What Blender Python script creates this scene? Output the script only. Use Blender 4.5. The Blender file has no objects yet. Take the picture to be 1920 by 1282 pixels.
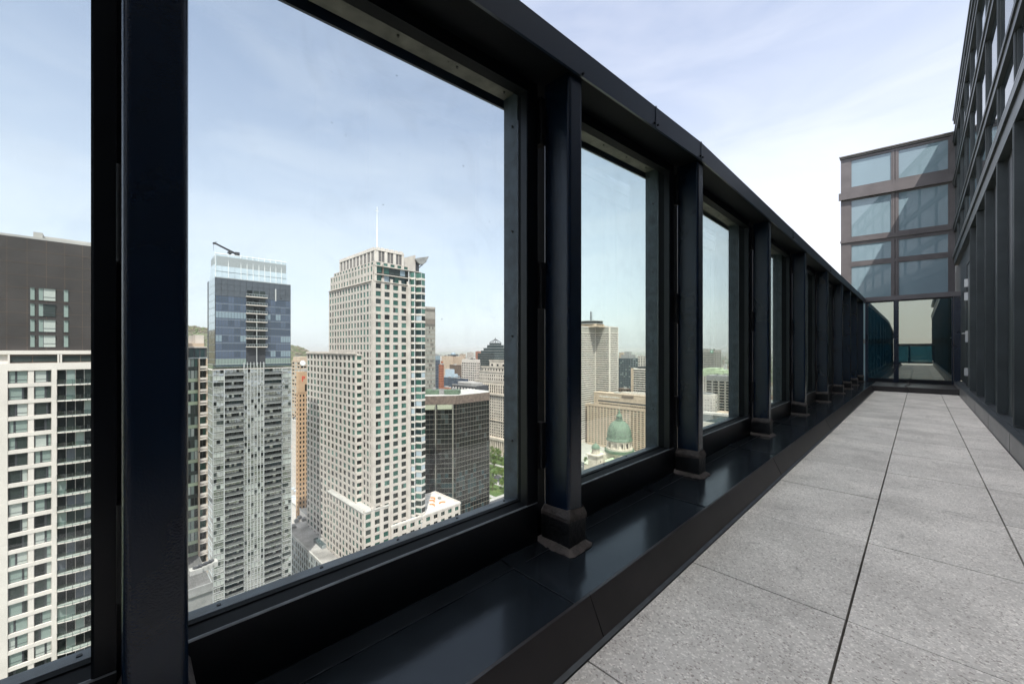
import bpy, math, random
from mathutils import Vector, Matrix
random.seed(7)
R = math.radians
sc = bpy.context.scene
col = sc.collection
# ------------------------------------------------------------------ camera
F = 741.0; U0 = 960.0; V0 = 655.0
TH = math.atan2(763.0, 741.0)
CT, ST = math.cos(TH), math.sin(TH)
CH = 1.1
cam_d = bpy.data.cameras.new('camera'); cam = bpy.data.objects.new('camera', cam_d); col.objects.link(cam)
cam_d.sensor_width = 36.0; cam_d.lens = 36.0 * F / 1920.0
cam_d.shift_y = 14.0 / 1920.0
cam_d.clip_start = 0.05; cam_d.clip_end = 80000
cam.location = (0, 0, CH); cam.rotation_euler = (R(90), 0, TH)
sc.camera = cam
# ------------------------------------------------------------------ sun, sky, exposure
SUN = Vector((0.78, -0.62, 1.80)).normalized()
sd = bpy.data.lights.new('sun', 'SUN'); so = bpy.data.objects.new('sun', sd); col.objects.link(so)
sd.energy = 3.0; sd.angle = R(0.5); sd.color = (1.0, 0.93, 0.84)
so.rotation_euler = (-SUN).to_track_quat('-Z', 'Y').to_euler()
w = bpy.data.worlds.new('World'); sc.world = w; w.use_nodes = True
nt = w.node_tree; nt.nodes.clear()
def N(nt, t, **k):
    n = nt.nodes.new(t)
    for a, b in k.items(): setattr(n, a, b)
    return n
bg = N(nt, 'ShaderNodeBackground'); ow = N(nt, 'ShaderNodeOutputWorld')
sk = N(nt, 'ShaderNodeTexSky', sky_type='NISHITA', sun_disc=False)
sk.sun_elevation = math.asin(SUN.z); sk.sun_rotation = math.atan2(SUN.x, SUN.y)
sk.altitude = 100; sk.air_density = 1.0; sk.dust_density = 2.2; sk.ozone_density = 1.6
tc = N(nt, 'ShaderNodeTexCoord'); mp = N(nt, 'ShaderNodeMapping'); mp.inputs['Scale'].default_value = (1.0, 1.3, 4.5)
mp.inputs['Rotation'].default_value = (0.25, 0.1, 0.5)
no = N(nt, 'ShaderNodeTexNoise'); no.inputs['Scale'].default_value = 2.1; no.inputs['Detail'].default_value = 7; no.inputs['Roughness'].default_value = 0.55
no.inputs['Distortion'].default_value = 0.6
cr = N(nt, 'ShaderNodeMapRange'); cr.inputs['From Min'].default_value = 0.42; cr.inputs['From Max'].default_value = 0.75; cr.inputs['To Max'].default_value = 0.15
sx = N(nt, 'ShaderNodeSeparateXYZ')
hz = N(nt, 'ShaderNodeMapRange'); hz.inputs['From Min'].default_value = 0.0; hz.inputs['From Max'].default_value = 0.64
hz.inputs['To Min'].default_value = 0.72; hz.inputs['To Max'].default_value = 0.24; hz.interpolation_type = 'SMOOTHSTEP'
ad = N(nt, 'ShaderNodeMath', operation='ADD', use_clamp=True)
mx = N(nt, 'ShaderNodeMix', data_type='RGBA'); mx.inputs[7].default_value = (5.85, 5.75, 5.8, 1)
nt.links.new(tc.outputs['Generated'], mp.inputs['Vector']); nt.links.new(mp.outputs[0], no.inputs['Vector'])
nt.links.new(no.outputs['Fac'], cr.inputs['Value']); nt.links.new(tc.outputs['Generated'], sx.inputs[0])
nt.links.new(sx.outputs['Z'], hz.inputs['Value'])
nt.links.new(cr.outputs[0], ad.inputs[0]); nt.links.new(hz.outputs[0], ad.inputs[1])
nt.links.new(ad.outputs[0], mx.inputs[0]); nt.links.new(sk.outputs[0], mx.inputs[6])
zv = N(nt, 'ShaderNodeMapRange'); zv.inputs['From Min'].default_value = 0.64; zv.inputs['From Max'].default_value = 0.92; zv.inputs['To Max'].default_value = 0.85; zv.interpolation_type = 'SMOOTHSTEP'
mz = N(nt, 'ShaderNodeMix', data_type='RGBA'); mz.inputs[7].default_value = (12.8, 12.3, 11.9, 1)   # bright veil added overhead, out of view, to light the shaded terrace
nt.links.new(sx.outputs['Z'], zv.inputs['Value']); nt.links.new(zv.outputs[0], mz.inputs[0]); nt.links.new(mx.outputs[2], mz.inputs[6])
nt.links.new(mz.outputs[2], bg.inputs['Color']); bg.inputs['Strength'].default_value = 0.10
nt.links.new(bg.outputs[0], ow.inputs[0])
sc.view_settings.view_transform = 'Standard'; sc.view_settings.look = 'None'
sc.view_settings.exposure = 1.35; sc.view_settings.gamma = 1.0
sc.cycles.max_bounces = 8; sc.cycles.transparent_max_bounces = 24
sc.cycles.volume_bounces = 0
# ------------------------------------------------------------------ materials
def mat(name, c, rough=0.6, metal=0.0, var=0.0, scale=3.0, spec=0.5, bump=0.0, bscale=40.0, c2=None, ior=None, rv=0.0, wave=0):
    m = bpy.data.materials.new(name); m.use_nodes = True
    t = m.node_tree; p = t.nodes['Principled BSDF']
    p.inputs['Roughness'].default_value = rough; p.inputs['Metallic'].default_value = metal
    p.inputs['Specular IOR Level'].default_value = spec
    if ior: p.inputs['IOR'].default_value = ior
    co = N(t, 'ShaderNodeTexCoord')
    if var > 0 or c2:
        n = N(t, 'ShaderNodeTexNoise'); n.inputs['Scale'].default_value = scale; n.inputs['Detail'].default_value = 6
        t.links.new(co.outputs['Object'], n.inputs['Vector'])
        mr = N(t, 'ShaderNodeMapRange'); mr.inputs['From Min'].default_value = 0.35; mr.inputs['From Max'].default_value = 0.65
        t.links.new(n.outputs['Fac'], mr.inputs['Value'])
        mi = N(t, 'ShaderNodeMix', data_type='RGBA'); t.links.new(mr.outputs[0], mi.inputs[0])
        mi.inputs[6].default_value = (*[x * (1 - var) for x in c], 1)
        mi.inputs[7].default_value = (*(c2 if c2 else [min(1, x * (1 + var)) for x in c]), 1)
        t.links.new(mi.outputs[2], p.inputs['Base Color'])
    else: p.inputs['Base Color'].default_value = (*c, 1)
    if wave:   # slightly wavy panes: the mirror image breaks up
        gp = N(t, 'ShaderNodeNewGeometry'); n6 = N(t, 'ShaderNodeTexNoise'); n6.inputs['Scale'].default_value = 0.35; n6.inputs['Detail'].default_value = 3
        t.links.new(gp.outputs['Position'], n6.inputs['Vector']); b6 = N(t, 'ShaderNodeBump'); b6.inputs['Strength'].default_value = 1.0; b6.inputs['Distance'].default_value = 0.45
        t.links.new(n6.outputs['Fac'], b6.inputs['Height']); t.links.new(b6.outputs[0], p.inputs['Normal'])
    if rv > 0:
        n5 = N(t, 'ShaderNodeTexNoise'); n5.inputs['Scale'].default_value = 9; n5.inputs['Detail'].default_value = 8; n5.inputs['Roughness'].default_value = 0.65; n5.inputs['Distortion'].default_value = 1.0
        mq = N(t, 'ShaderNodeMapping'); mq.inputs['Scale'].default_value = (1, 1, .35); t.links.new(co.outputs['Object'], mq.inputs[0]); t.links.new(mq.outputs[0], n5.inputs['Vector'])
        r5 = N(t, 'ShaderNodeMapRange'); r5.inputs['From Min'].default_value = .35; r5.inputs['From Max'].default_value = .68; r5.inputs['To Min'].default_value = max(.05, rough - rv); r5.inputs['To Max'].default_value = rough + rv
        t.links.new(n5.outputs['Fac'], r5.inputs['Value']); t.links.new(r5.outputs[0], p.inputs['Roughness'])
    if bump > 0:
        n2 = N(t, 'ShaderNodeTexNoise'); n2.inputs['Scale'].default_value = bscale; n2.inputs['Detail'].default_value = 3
        t.links.new(co.outputs['Object'], n2.inputs['Vector'])
        b = N(t, 'ShaderNodeBump'); b.inputs['Strength'].default_value = bump; b.inputs['Distance'].default_value = 0.02
        t.links.new(n2.outputs['Fac'], b.inputs['Height']); t.links.new(b.outputs[0], p.inputs['Normal'])
    return m
M = {}
M['navy'] = mat('navy_paint', (0.004, 0.012, 0.029), 0.22, var=0.10, scale=3, bump=0.10, bscale=260)
M['frame'] = mat('frame_paint', (0.004, 0.0055, 0.009), 0.36, var=0.2, scale=8, spec=.35)
M['black'] = mat('black_rubber', (0.006, 0.006, 0.007), 0.5)
M['plate'] = mat('sill_plate', (0.045, 0.058, 0.075), 0.5, var=0.3, scale=14)
M['platet'] = mat('head_plate', (0.09, 0.082, 0.072), 0.6, var=0.4, scale=10)  # brown tint puts light bounced up from the city into the colour
M['rail'] = mat('rail_paint', (0.011, 0.023, 0.044), 0.32, var=0.12, scale=3)
M['under'] = mat('underside_shade', (0.004, 0.005, 0.007), 0.7, spec=.15)  # near-black puts the shade under the rail and window heads into the colour
M['edge'] = mat('edge_highlight', (0.22, 0.24, 0.27), 0.35, var=.3, scale=12)  # pale line paints the highlight along the bottom frame's front edge
M['wlite'] = mat('pale_band', (0.45, 0.43, 0.40), 0.7)
M['trim'] = mat('light_trim', (0.16, 0.17, 0.18), 0.35, metal=.3, var=.15)
M['seal'] = mat('sealant', (0.060, 0.050, 0.046), 0.6, var=0.3, scale=30, bump=0.3, bscale=60)
M['boot'] = mat('boot_membrane', (0.010, 0.011, 0.013), 0.45, bump=0.3, bscale=40)
M['memb'] = mat('ledge_membrane', (0.012, 0.016, 0.021), 0.17, var=0.3, scale=3, bump=0.10, bscale=4)
M['fascia'] = mat('curb_fascia', (0.024, 0.021, 0.022), 0.36, var=0.2, scale=5)
M['strip'] = mat('edge_strip', (0.035, 0.042, 0.05), 0.4, var=0.3, scale=20)
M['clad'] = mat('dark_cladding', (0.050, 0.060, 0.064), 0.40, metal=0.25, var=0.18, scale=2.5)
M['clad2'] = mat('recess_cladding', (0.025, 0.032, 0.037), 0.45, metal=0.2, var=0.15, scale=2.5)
M['curb'] = mat('curb_panel', (0.13, 0.125, 0.125), 0.4, var=0.15, scale=4)
M['wingf'] = mat('wing_frame', (0.120, 0.112, 0.118), 0.45, metal=0.2, var=0.12, scale=2)
M['steel'] = mat('bare_steel', (0.7, 0.71, 0.72), 0.3, metal=0.8)
M['winggl'] = mat('wing_glass', (0.19, 0.27, 0.32), 0.02, spec=1.0, ior=1.5, var=0.06, scale=0.6)
M['facgl'] = mat('facade_glass', (0.02, 0.028, 0.035), 0.015, metal=0.0, spec=1.0, ior=2.3)
# terrace paver
def paver(k=1.0):
    m = bpy.data.materials.new('terrazzo_paver'); m.use_nodes = True; t = m.node_tree; p = t.nodes['Principled BSDF']
    co = N(t, 'ShaderNodeTexCoord')
    v = N(t, 'ShaderNodeTexVoronoi'); v.inputs['Scale'].default_value = 150; t.links.new(co.outputs['Object'], v.inputs['Vector'])
    r = N(t, 'ShaderNodeValToRGB'); e = r.color_ramp.elements
    e[0].position = 0.0; e[0].color = (0.50, 0.475, 0.45, 1); e[1].position = 1.0; e[1].color = (0.66, 0.62, 0.58, 1)
    for ps, c in ((0.10, (0.30, 0.27, 0.25, 1)), (0.13, (0.54, 0.515, 0.49, 1)), (0.55, (0.565, 0.54, 0.51, 1)), (0.8, (0.60, 0.575, 0.545, 1)), (0.93, (0.80, 0.77, 0.73, 1))):
        x = e.new(ps); x.color = c
    sp = N(t, 'ShaderNodeSeparateColor'); t.links.new(v.outputs['Color'], sp.inputs[0]); t.links.new(sp.outputs[0], r.inputs[0])
    n = N(t, 'ShaderNodeTexNoise'); n.inputs['Scale'].default_value = 2.2; n.inputs['Detail'].default_value = 6; n.inputs['Roughness'].default_value = 0.6
    t.links.new(co.outputs['Object'], n.inputs['Vector'])
    mr = N(t, 'ShaderNodeMapRange'); mr.inputs['From Min'].default_value = 0.3; mr.inputs['From Max'].default_value = 0.7; mr.inputs['To Min'].default_value = 0.86 * k; mr.inputs['To Max'].default_value = 1.26 * k
    t.links.new(n.outputs['Fac'], mr.inputs['Value'])
    mu = N(t, 'ShaderNodeMix', data_type='RGBA', blend_type='MULTIPLY'); mu.inputs[0].default_value = 1
    t.links.new(r.outputs[0], mu.inputs[6]); t.links.new(mr.outputs[0], mu.inputs[7])
    # small stains
    n3 = N(t, 'ShaderNodeTexNoise'); n3.inputs['Scale'].default_value = 7; n3.inputs['Detail'].default_value = 4; n3.inputs['Distortion'].default_value = 1.5
    t.links.new(co.outputs['Object'], n3.inputs['Vector'])
    m3 = N(t, 'ShaderNodeMapRange'); m3.inputs['From Min'].default_value = 0.62; m3.inputs['From Max'].default_value = 0.72; m3.inputs['To Min'].default_value = 1; m3.inputs['To Max'].default_value = 0.72
    t.links.new(n3.outputs['Fac'], m3.inputs['Value'])
    mu2 = N(t, 'ShaderNodeMix', data_type='RGBA', blend_type='MULTIPLY'); mu2.inputs[0].default_value = 1
    t.links.new(mu.outputs[2], mu2.inputs[6]); t.links.new(m3.outputs[0], mu2.inputs[7])
    t.links.new(mu2.outputs[2], p.inputs['Base Color']); p.inputs['Roughness'].default_value = 0.62
    b = N(t, 'ShaderNodeBump'); b.inputs['Strength'].default_value = 0.35; b.inputs['Distance'].default_value = 0.003
    t.links.new(v.outputs['Distance'], b.inputs['Height']); t.links.new(b.outputs[0], p.inputs['Normal'])
    return m
M['paver'] = paver(); M['paver2'] = paver(.91); M['paver3'] = paver(1.04)
def thin_glass(name, tint, refl, specks=True, ior=1.5, gcol=(1, 1, 1)):
    m = bpy.data.materials.new(name); m.use_nodes = True; t = m.node_tree; t.nodes.clear()
    o = N(t, 'ShaderNodeOutputMaterial'); tr = N(t, 'ShaderNodeBsdfTransparent'); tr.inputs[0].default_value = (*tint, 1)
    gl = N(t, 'ShaderNodeBsdfGlossy'); gl.inputs['Roughness'].default_value = 0.0; gl.inputs[0].default_value = (*gcol, 1)
    fr = N(t, 'ShaderNodeFresnel'); ge = N(t, 'ShaderNodeNewGeometry'); io = N(t, 'ShaderNodeMapRange'); io.inputs['To Min'].default_value = ior; io.inputs['To Max'].default_value = 1 / ior
    t.links.new(ge.outputs['Backfacing'], io.inputs['Value']); t.links.new(io.outputs[0], fr.inputs[0])
    mm = N(t, 'ShaderNodeMath', operation='MULTIPLY', use_clamp=True); mm.inputs[1].default_value = refl; t.links.new(fr.outputs[0], mm.inputs[0])
    ms = N(t, 'ShaderNodeMixShader'); t.links.new(mm.outputs[0], ms.inputs[0]); t.links.new(tr.outputs[0], ms.inputs[1]); t.links.new(gl.outputs[0], ms.inputs[2])
    last = ms
    if specks:
        co = N(t, 'ShaderNodeTexCoord'); v = N(t, 'ShaderNodeTexVoronoi'); v.inputs['Scale'].default_value = 9
        nn = N(t, 'ShaderNodeTexNoise'); nn.inputs['Scale'].default_value = 60
        t.links.new(co.outputs['Object'], nn.inputs['Vector'])
        va = N(t, 'ShaderNodeMix', data_type='VECTOR'); va.inputs[0].default_value = 0.02
        t.links.new(co.outputs['Object'], va.inputs[4]); t.links.new(nn.outputs['Color'], va.inputs[5]); t.links.new(va.outputs[1], v.inputs['Vector'])
        lt = N(t, 'ShaderNodeMath', operation='LESS_THAN'); lt.inputs[1].default_value = 0.022; t.links.new(v.outputs['Distance'], lt.inputs[0])
        df = N(t, 'ShaderNodeBsdfDiffuse'); df.inputs[0].default_value = (0.05, 0.05, 0.05, 1)
        sc_ = N(t, 'ShaderNodeMath', operation='MULTIPLY'); sc_.inputs[1].default_value = 0.8; t.links.new(lt.outputs[0], sc_.inputs[0])
        m2 = N(t, 'ShaderNodeMixShader'); t.links.new(sc_.outputs[0], m2.inputs[0]); t.links.new(ms.outputs[0], m2.inputs[1]); t.links.new(df.outputs[0], m2.inputs[2])
        # faint dust film in streaks
        n4 = N(t, 'ShaderNodeTexNoise'); n4.inputs['Scale'].default_value = 3; n4.inputs['Detail'].default_value = 6; n4.inputs['Distortion'].default_value = 2
        t.links.new(co.outputs['Object'], n4.inputs['Vector'])
        m4 = N(t, 'ShaderNodeMapRange'); m4.inputs['From Min'].default_value = 0.5; m4.inputs['From Max'].default_value = 0.75; m4.inputs['To Max'].default_value = 0.03
        t.links.new(n4.outputs['Fac'], m4.inputs['Value'])
        d2 = N(t, 'ShaderNodeBsdfDiffuse'); d2.inputs[0].default_value = (0.6, 0.6, 0.6, 1)
        m5 = N(t, 'ShaderNodeMixShader'); t.links.new(m4.outputs[0], m5.inputs[0]); t.links.new(m2.outputs[0], m5.inputs[1]); t.links.new(d2.outputs[0], m5.inputs[2])
        last = m5
    t.links.new(last.outputs[0], o.inputs[0])
    return m
M['glass'] = thin_glass('window_glass', (0.86, 0.905, 0.92), 1.3)
M['glass2'] = thin_glass('green_window_glass', (0.85, 0.92, 0.905), 1.3)
M['scrgl'] = thin_glass('screen_glass', (0.22, 0.40, 0.47), 7.0, specks=False, gcol=(.95, .97, .82))
# ------------------------------------------------------------------ mesh builder
class MB:
    def __init__(s): s.v = []; s.f = []; s.m = []; s.sm = []
    def add(s, vs, fs, mi=0, smooth=False):
        b = len(s.v); s.v += [tuple(p) for p in vs]
        for f in fs: s.f.append(tuple(b + i for i in f)); s.m.append(mi); s.sm.append(smooth)
    def hexa(s, x0, x1, y0, y1, zb0, zt0, zb1=None, zt1=None, mi=0):
        if zb1 is None: zb1 = zb0
        if zt1 is None: zt1 = zt0
        s.add([(x0, y0, zb0), (x1, y0, zb0), (x1, y1, zb1), (x0, y1, zb1), (x0, y0, zt0), (x1, y0, zt0), (x1, y1, zt1), (x0, y1, zt1)],
              [(0, 3, 2, 1), (4, 5, 6, 7), (0, 1, 5, 4), (1, 2, 6, 5), (2, 3, 7, 6), (3, 0, 4, 7)], mi)
    def box(s, x0, x1, y0, y1, z0, z1, mi=0): s.hexa(x0, x1, y0, y1, z0, z1, mi=mi)
    def prism(s, poly, z0, z1, mi=0, ztop=None, smooth=False):
        n = len(poly)
        vs = [(x, y, z0) for x, y in poly] + [(x, y, (ztop(x, y) if ztop else z1)) for x, y in poly]
        s.add(vs, [tuple(range(n))[::-1], tuple(range(n, 2 * n))], mi)
        s.add(vs, [(i, (i + 1) % n, n + (i + 1) % n, n + i) for i in range(n)], mi, smooth)
    def xprof(s, prof, y0, y1, mi=0, dz0=0, dz1=0):   # closed profile (x,z) extruded in y
        n = len(prof)
        vs = [(x, y0, z + dz0) for x, z in prof] + [(x, y1, z + dz1) for x, z in prof]
        s.add(vs, [tuple(range(n)), tuple(range(n, 2 * n))[::-1]] + [(i, n + i, n + (i + 1) % n, (i + 1) % n) for i in range(n)], mi)
    def cyl(s, p, r, h, axis='z', n=12, mi=0, r2=None):
        r2 = r if r2 is None else r2; vs = []
        for k, rr in ((0, r), (h, r2)):
            for i in range(n):
                a = 2 * math.pi * i / n; c, d = rr * math.cos(a), rr * math.sin(a)
                q = {'z': (c, d, k), 'x': (k, c, d), 'y': (d, k, c)}[axis]
                vs.append((p[0] + q[0], p[1] + q[1], p[2] + q[2]))
        s.add(vs, [tuple(range(n))[::-1], tuple(range(n, 2 * n))], mi)
        s.add(vs, [(i, (i + 1) % n, n + (i + 1) % n, n + i) for i in range(n)], mi, True)
    def lathe(s, c, prof, n=24, mi=0):
        b = []
        for r, z in prof:
            for i in range(n):
                a = 2 * math.pi * i / n; b.append((c[0] + r * math.cos(a), c[1] + r * math.sin(a), c[2] + z))
        fs = []
        for k in range(len(prof) - 1):
            for i in range(n):
                j = (i + 1) % n; fs.append((k * n + i, k * n + j, (k + 1) * n + j, (k + 1) * n + i))
        s.add(b, fs, mi, True)
    def bar(s, a, b, r, n=6, mi=0):
        a, b = Vector(a), Vector(b); d = (b - a).normalized(); q = d.to_track_quat('Z', 'Y'); vs = []
        for p in (a, b):
            for i in range(n):
                t = 2 * math.pi * i / n; vs.append(p + q @ Vector((r * math.cos(t), r * math.sin(t), 0)))
        s.add(vs, [tuple(range(n))[::-1], tuple(range(n, 2 * n))] + [(i, (i + 1) % n, n + (i + 1) % n, n + i) for i in range(n)], mi)
    def mesh(s, name, mats):
        me = bpy.data.meshes.new(name); me.from_pydata(s.v, [], s.f)
        for m in (mats if isinstance(mats, (list, tuple)) else [mats]): me.materials.append(m)
        me.polygons.foreach_set('material_index', s.m); me.polygons.foreach_set('use_smooth', s.sm); me.update()
        return me
    def build(s, name, mats, parent=None, **k):
        o = bpy.data.objects.new(name, s.mesh(name, mats)); col.objects.link(o)
        if parent: o.parent = parent
        return tag(o, **k)
def tag(o, label=None, cat=None, group=None, kind=None):
    if label: o['label'] = label
    if cat: o['category'] = cat
    if group: o['group'] = group
    if kind: o['kind'] = kind
    return o
def empty(name, loc, rz=0, **k):
    o = bpy.data.objects.new(name, None); col.objects.link(o); o.location = loc; o.rotation_euler = (0, 0, rz); o.empty_display_size = 0.3
    return tag(o, **k)
def rrect(x0, x1, y0, y1, r, n=5):
    out = []
    for cx, cy, a0 in ((x1 - r, y1 - r, 0), (x0 + r, y1 - r, 90), (x0 + r, y0 + r, 180), (x1 - r, y0 + r, 270)):
        for i in range(n + 1):
            a = R(a0 + 90 * i / n); out.append((cx + r * math.cos(a), cy + r * math.sin(a)))
    return out
def child(mesh, name, parent, loc=(0, 0, 0), rz=0, label=None):
    o = bpy.data.objects.new(name, mesh); col.objects.link(o); o.parent = parent; o.location = loc; o.rotation_euler = (0, 0, rz)
    if label: o['label'] = label
    return o
# ================================================================== TERRACE
Y0, YE = -7.0, 16.3
ZL = 0.13
def zt(y): return 2.656 - 0.065 * max(0.0, 3.1 - y)
mb = MB(); random.seed(3)
xs = [-0.818, -0.205, 0.375, 0.668]; L = 0.928; y = 2.094 - 10 * L; g = 0.003
while y < 14.3:
    y1 = min(y + L, 14.25)
    for i in range(3):
        dz = random.uniform(-0.0012, 0.0012)
        mb.box(xs[i] + 0.0042, xs[i + 1] - 0.0042, y + 0.0036, y1 - 0.0036, -0.05, dz, random.choice([0, 0, 1, 2]))
    y += L
mb.build('terrace_paving', [M['paver'], M['paver2'], M['paver3']], kind='structure')
mb = MB(); mb.box(-0.90, 0.70, Y0, YE, -0.3, -0.051); mb.build('terrace_subfloor', M['black'], kind='structure')
# ------------------------------------------------------------------ glazed parapet
par = empty('glazed_parapet', (-1.25, 1.0, 0), label='long dark navy steel and glass parapet with tall posts along the terrace edge', cat='parapet')
def P(mb, name, m, parent=None, **k):   # geometry written in world coordinates, parented to par
    o = mb.build(name, m, parent or par, **k); o.location = tuple(-c for c in par.location) if not parent else (0, 0, 0); return o
# ledge with fascia
mb = MB()
mb.xprof([(-0.908, ZL), (-1.25, ZL + 0.002), (-1.335, ZL + 0.012), (-1.335, -0.3), (-0.912, -0.3)], Y0, YE, 0)
for yy in (-2.0, 1.22, 2.55, 4.3, 6.1, 8.2, 10.2, 12.1, 14.3):
    mb.xprof([(-0.907, ZL + 0.001), (-0.907, ZL + 0.005), (-1.25, ZL + 0.007), (-1.334, ZL + 0.017), (-1.334, ZL + 0.013), (-1.25, ZL + 0.003)], yy, yy + 0.075, 0)
mb.xprof([(-1.245, ZL), (-1.245, ZL + 0.006), (-1.262, ZL + 0.008), (-1.262, ZL + 0.002)], Y0, YE, 0)
for yy in (-2.0, 1.22, 2.55, 4.3, 6.1, 8.2, 10.2, 12.1, 14.3):
    mb.xprof([(-0.9065, ZL + 0.0035), (-0.9065, ZL + 0.0056), (-1.25, ZL + 0.0076), (-1.25, ZL + 0.0055)], yy - 0.0012, yy - .0001, 1)
mb.xprof([(-1.2448, ZL + .0045), (-1.2448, ZL + 0.0064), (-1.2466, ZL + 0.0064), (-1.2466, ZL + 0.0045)], Y0, YE, 1)
P(mb, 'ledge', [M['memb'], M['strip']])
mb = MB()
mb.xprof([(-0.900, ZL + 0.006), (-0.912, ZL + 0.006), (-0.911, -0.02), (-0.845, -0.02), (-0.838, 0.004)], Y0, 14.25 + 0.05, 0)
for yy in (-1.5, 1.3, 4.1, 6.9, 9.7, 12.5):
    mb.xprof([(-0.8985, ZL + 0.007), (-0.905, ZL + 0.0075), (-0.845, 0.0), (-0.8365, 0.005)], yy, yy + 0.004, 1)
mb.xprof([(-0.837, 0.006), (-0.837, -0.03), (-0.819, -0.03), (-0.819, 0.002)], Y0, 14.25, 2)
P(mb, 'fascia', [M['fascia'], M['black'], M['strip']])
# end ledge before the screen
mb = MB(); mb.box(-0.9115, 0.80, 14.30, YE + 0.06, -0.3, ZL - 0.004); mb.box(-0.9115, 0.80, 14.262, 14.30, -0.03, ZL + 0.004)
P(mb, 'end_ledge', M['fascia'])
# posts
PY = [-3.0, -1.45, 0.10, 1.62, 3.20, 5.22, 7.24, 9.28, 11.30, 12.75, 14.20, 15.90]
PX0, PX1 = -1.328, -1.163
random.seed(11)
for y in PY:
    h = zt(y) - 0.131
    root = MB(); root.prism(rrect(PX0, PX1, y - 0.11, y, 0.018, 8), ZL, h, smooth=False)
    po = P(root, 'post', M['navy'])
    # boot, collars
    b = MB(); b.prism(rrect(PX0 - 0.004, PX1 + 0.012, y - 0.122, y + 0.012, 0.006, 2), ZL + 0.004, 0.285)
    bo = b.build('boot', M['boot'], po)
    c = MB(); poly = rrect(PX0 - 0.004, PX1 + 0.017, y - 0.127, y + 0.017, 0.008, 2); n = len(poly); vs = []
    cx, cy = (PX0 + PX1) / 2, y - 0.055
    rr = [random.uniform(-0.012, 0.012) for _ in poly]
    for k, (px, py) in enumerate(poly): vs.append((px, py, 0.272 + rr[k]))
    for k, (px, py) in enumerate(poly): vs.append((px, py, 0.292 + rr[k] * 0.5))
    for k, (px, py) in enumerate(poly): vs.append((cx + (px - cx) * 0.86, cy + (py - cy) * 0.80, 0.322 + rr[k]))
    c.add(vs, [(i, (i + 1) % n, n + (i + 1) % n, n + i) for i in range(n)] + [(n + i, n + (i + 1) % n, 2 * n + (i + 1) % n, 2 * n + i) for i in range(n)], 0, False)
    c.add([vs[i] for i in range(n)], [tuple(range(n))[::-1]]); c.add([vs[i] for i in range(2 * n, 3 * n)], [tuple(range(n))])
    c.build('sealant_collar', M['seal'], po)
    fl = MB(); n = 36; vs = []
    def rp(k, off, jit):
        a = 2 * math.pi * k / n; dx, dy = math.cos(a), math.sin(a); hx, hy = (PX1 - PX0) / 2 + off, 0.055 + off
        s_ = min(hx / max(1e-6, abs(dx)), hy / max(1e-6, abs(dy))); s_ = min(s_, math.hypot(hx, hy) * 0.93) + jit
        return cx + dx * s_, cy + dy * s_
    for k in range(n): vs.append((*rp(k, 0.045, random.uniform(-0.006, 0.006)), ZL + 0.004))
    for k in range(n): vs.append((*rp(k, 0.040, 0), ZL + 0.010))
    for k in range(n): vs.append((*rp(k, 0.008, random.uniform(-0.003, 0.003)), ZL + 0.032))
    fl.add(vs, [(i, (i + 1) % n, n + (i + 1) % n, n + i) for i in range(n)] + [(n + i, n + (i + 1) % n, 2 * n + (i + 1) % n, 2 * n + i) for i in range(n)], 0, False)
    fl.build('sealant_base', M['seal'], po)
# top rail (kinked)
mb = MB()
for a, b in ((Y0, 3.1), (3.1, YE + 0.05)):
    t0, t1 = zt(a), zt(b)
    mb.hexa(-1.152, -1.14, a, b, t0 - 0.131, t0, t1 - 0.131, t1)
    mb.hexa(-1.60, -1.152, a, b, t0 - 0.012, t0 + 0.002, t1 - 0.012, t1 + 0.002, 1)
    mb.hexa(-1.165, -1.152, a, b, t0 - 0.131, t0 - 0.119, t1 - 0.131, t1 - 0.119, 1)
    mb.hexa(-1.60, -1.588, a, b, t0 - 0.131, t0 - 0.012, t1 - 0.131, t1 - 0.012)
    mb.hexa(-1.42, -1.165, a, b, t0 - 0.125, t0 - 0.055, t1 - 0.125, t1 - 0.055, 1)
for yy in (-0.6, 2.356, 3.09, 6.2, 9.3, 12.4):
    t = zt(yy)
    mb.hexa(-1.1395, -1.1365, yy - 0.007, yy + 0.007, t - 0.132, t + 0.0035)
P(mb, 'top_rail', [M['rail'], M['under']])
mb = MB(); mb.cyl((0, 0, 0), 0.007, 0.011, 'x', 8); _bm = mb.mesh('rail_bolt', M['frame'])
for yy in (1.585, 2.335, 2.375, 3.07, 3.11, 6.18, 6.22, 9.28, 9.32):
    child(_bm, 'rail_bolt', par, (-1.14 - par.location.x, yy - par.location.y, zt(yy) - (0.108 if yy > 1.6 else 0.12)))
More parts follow.
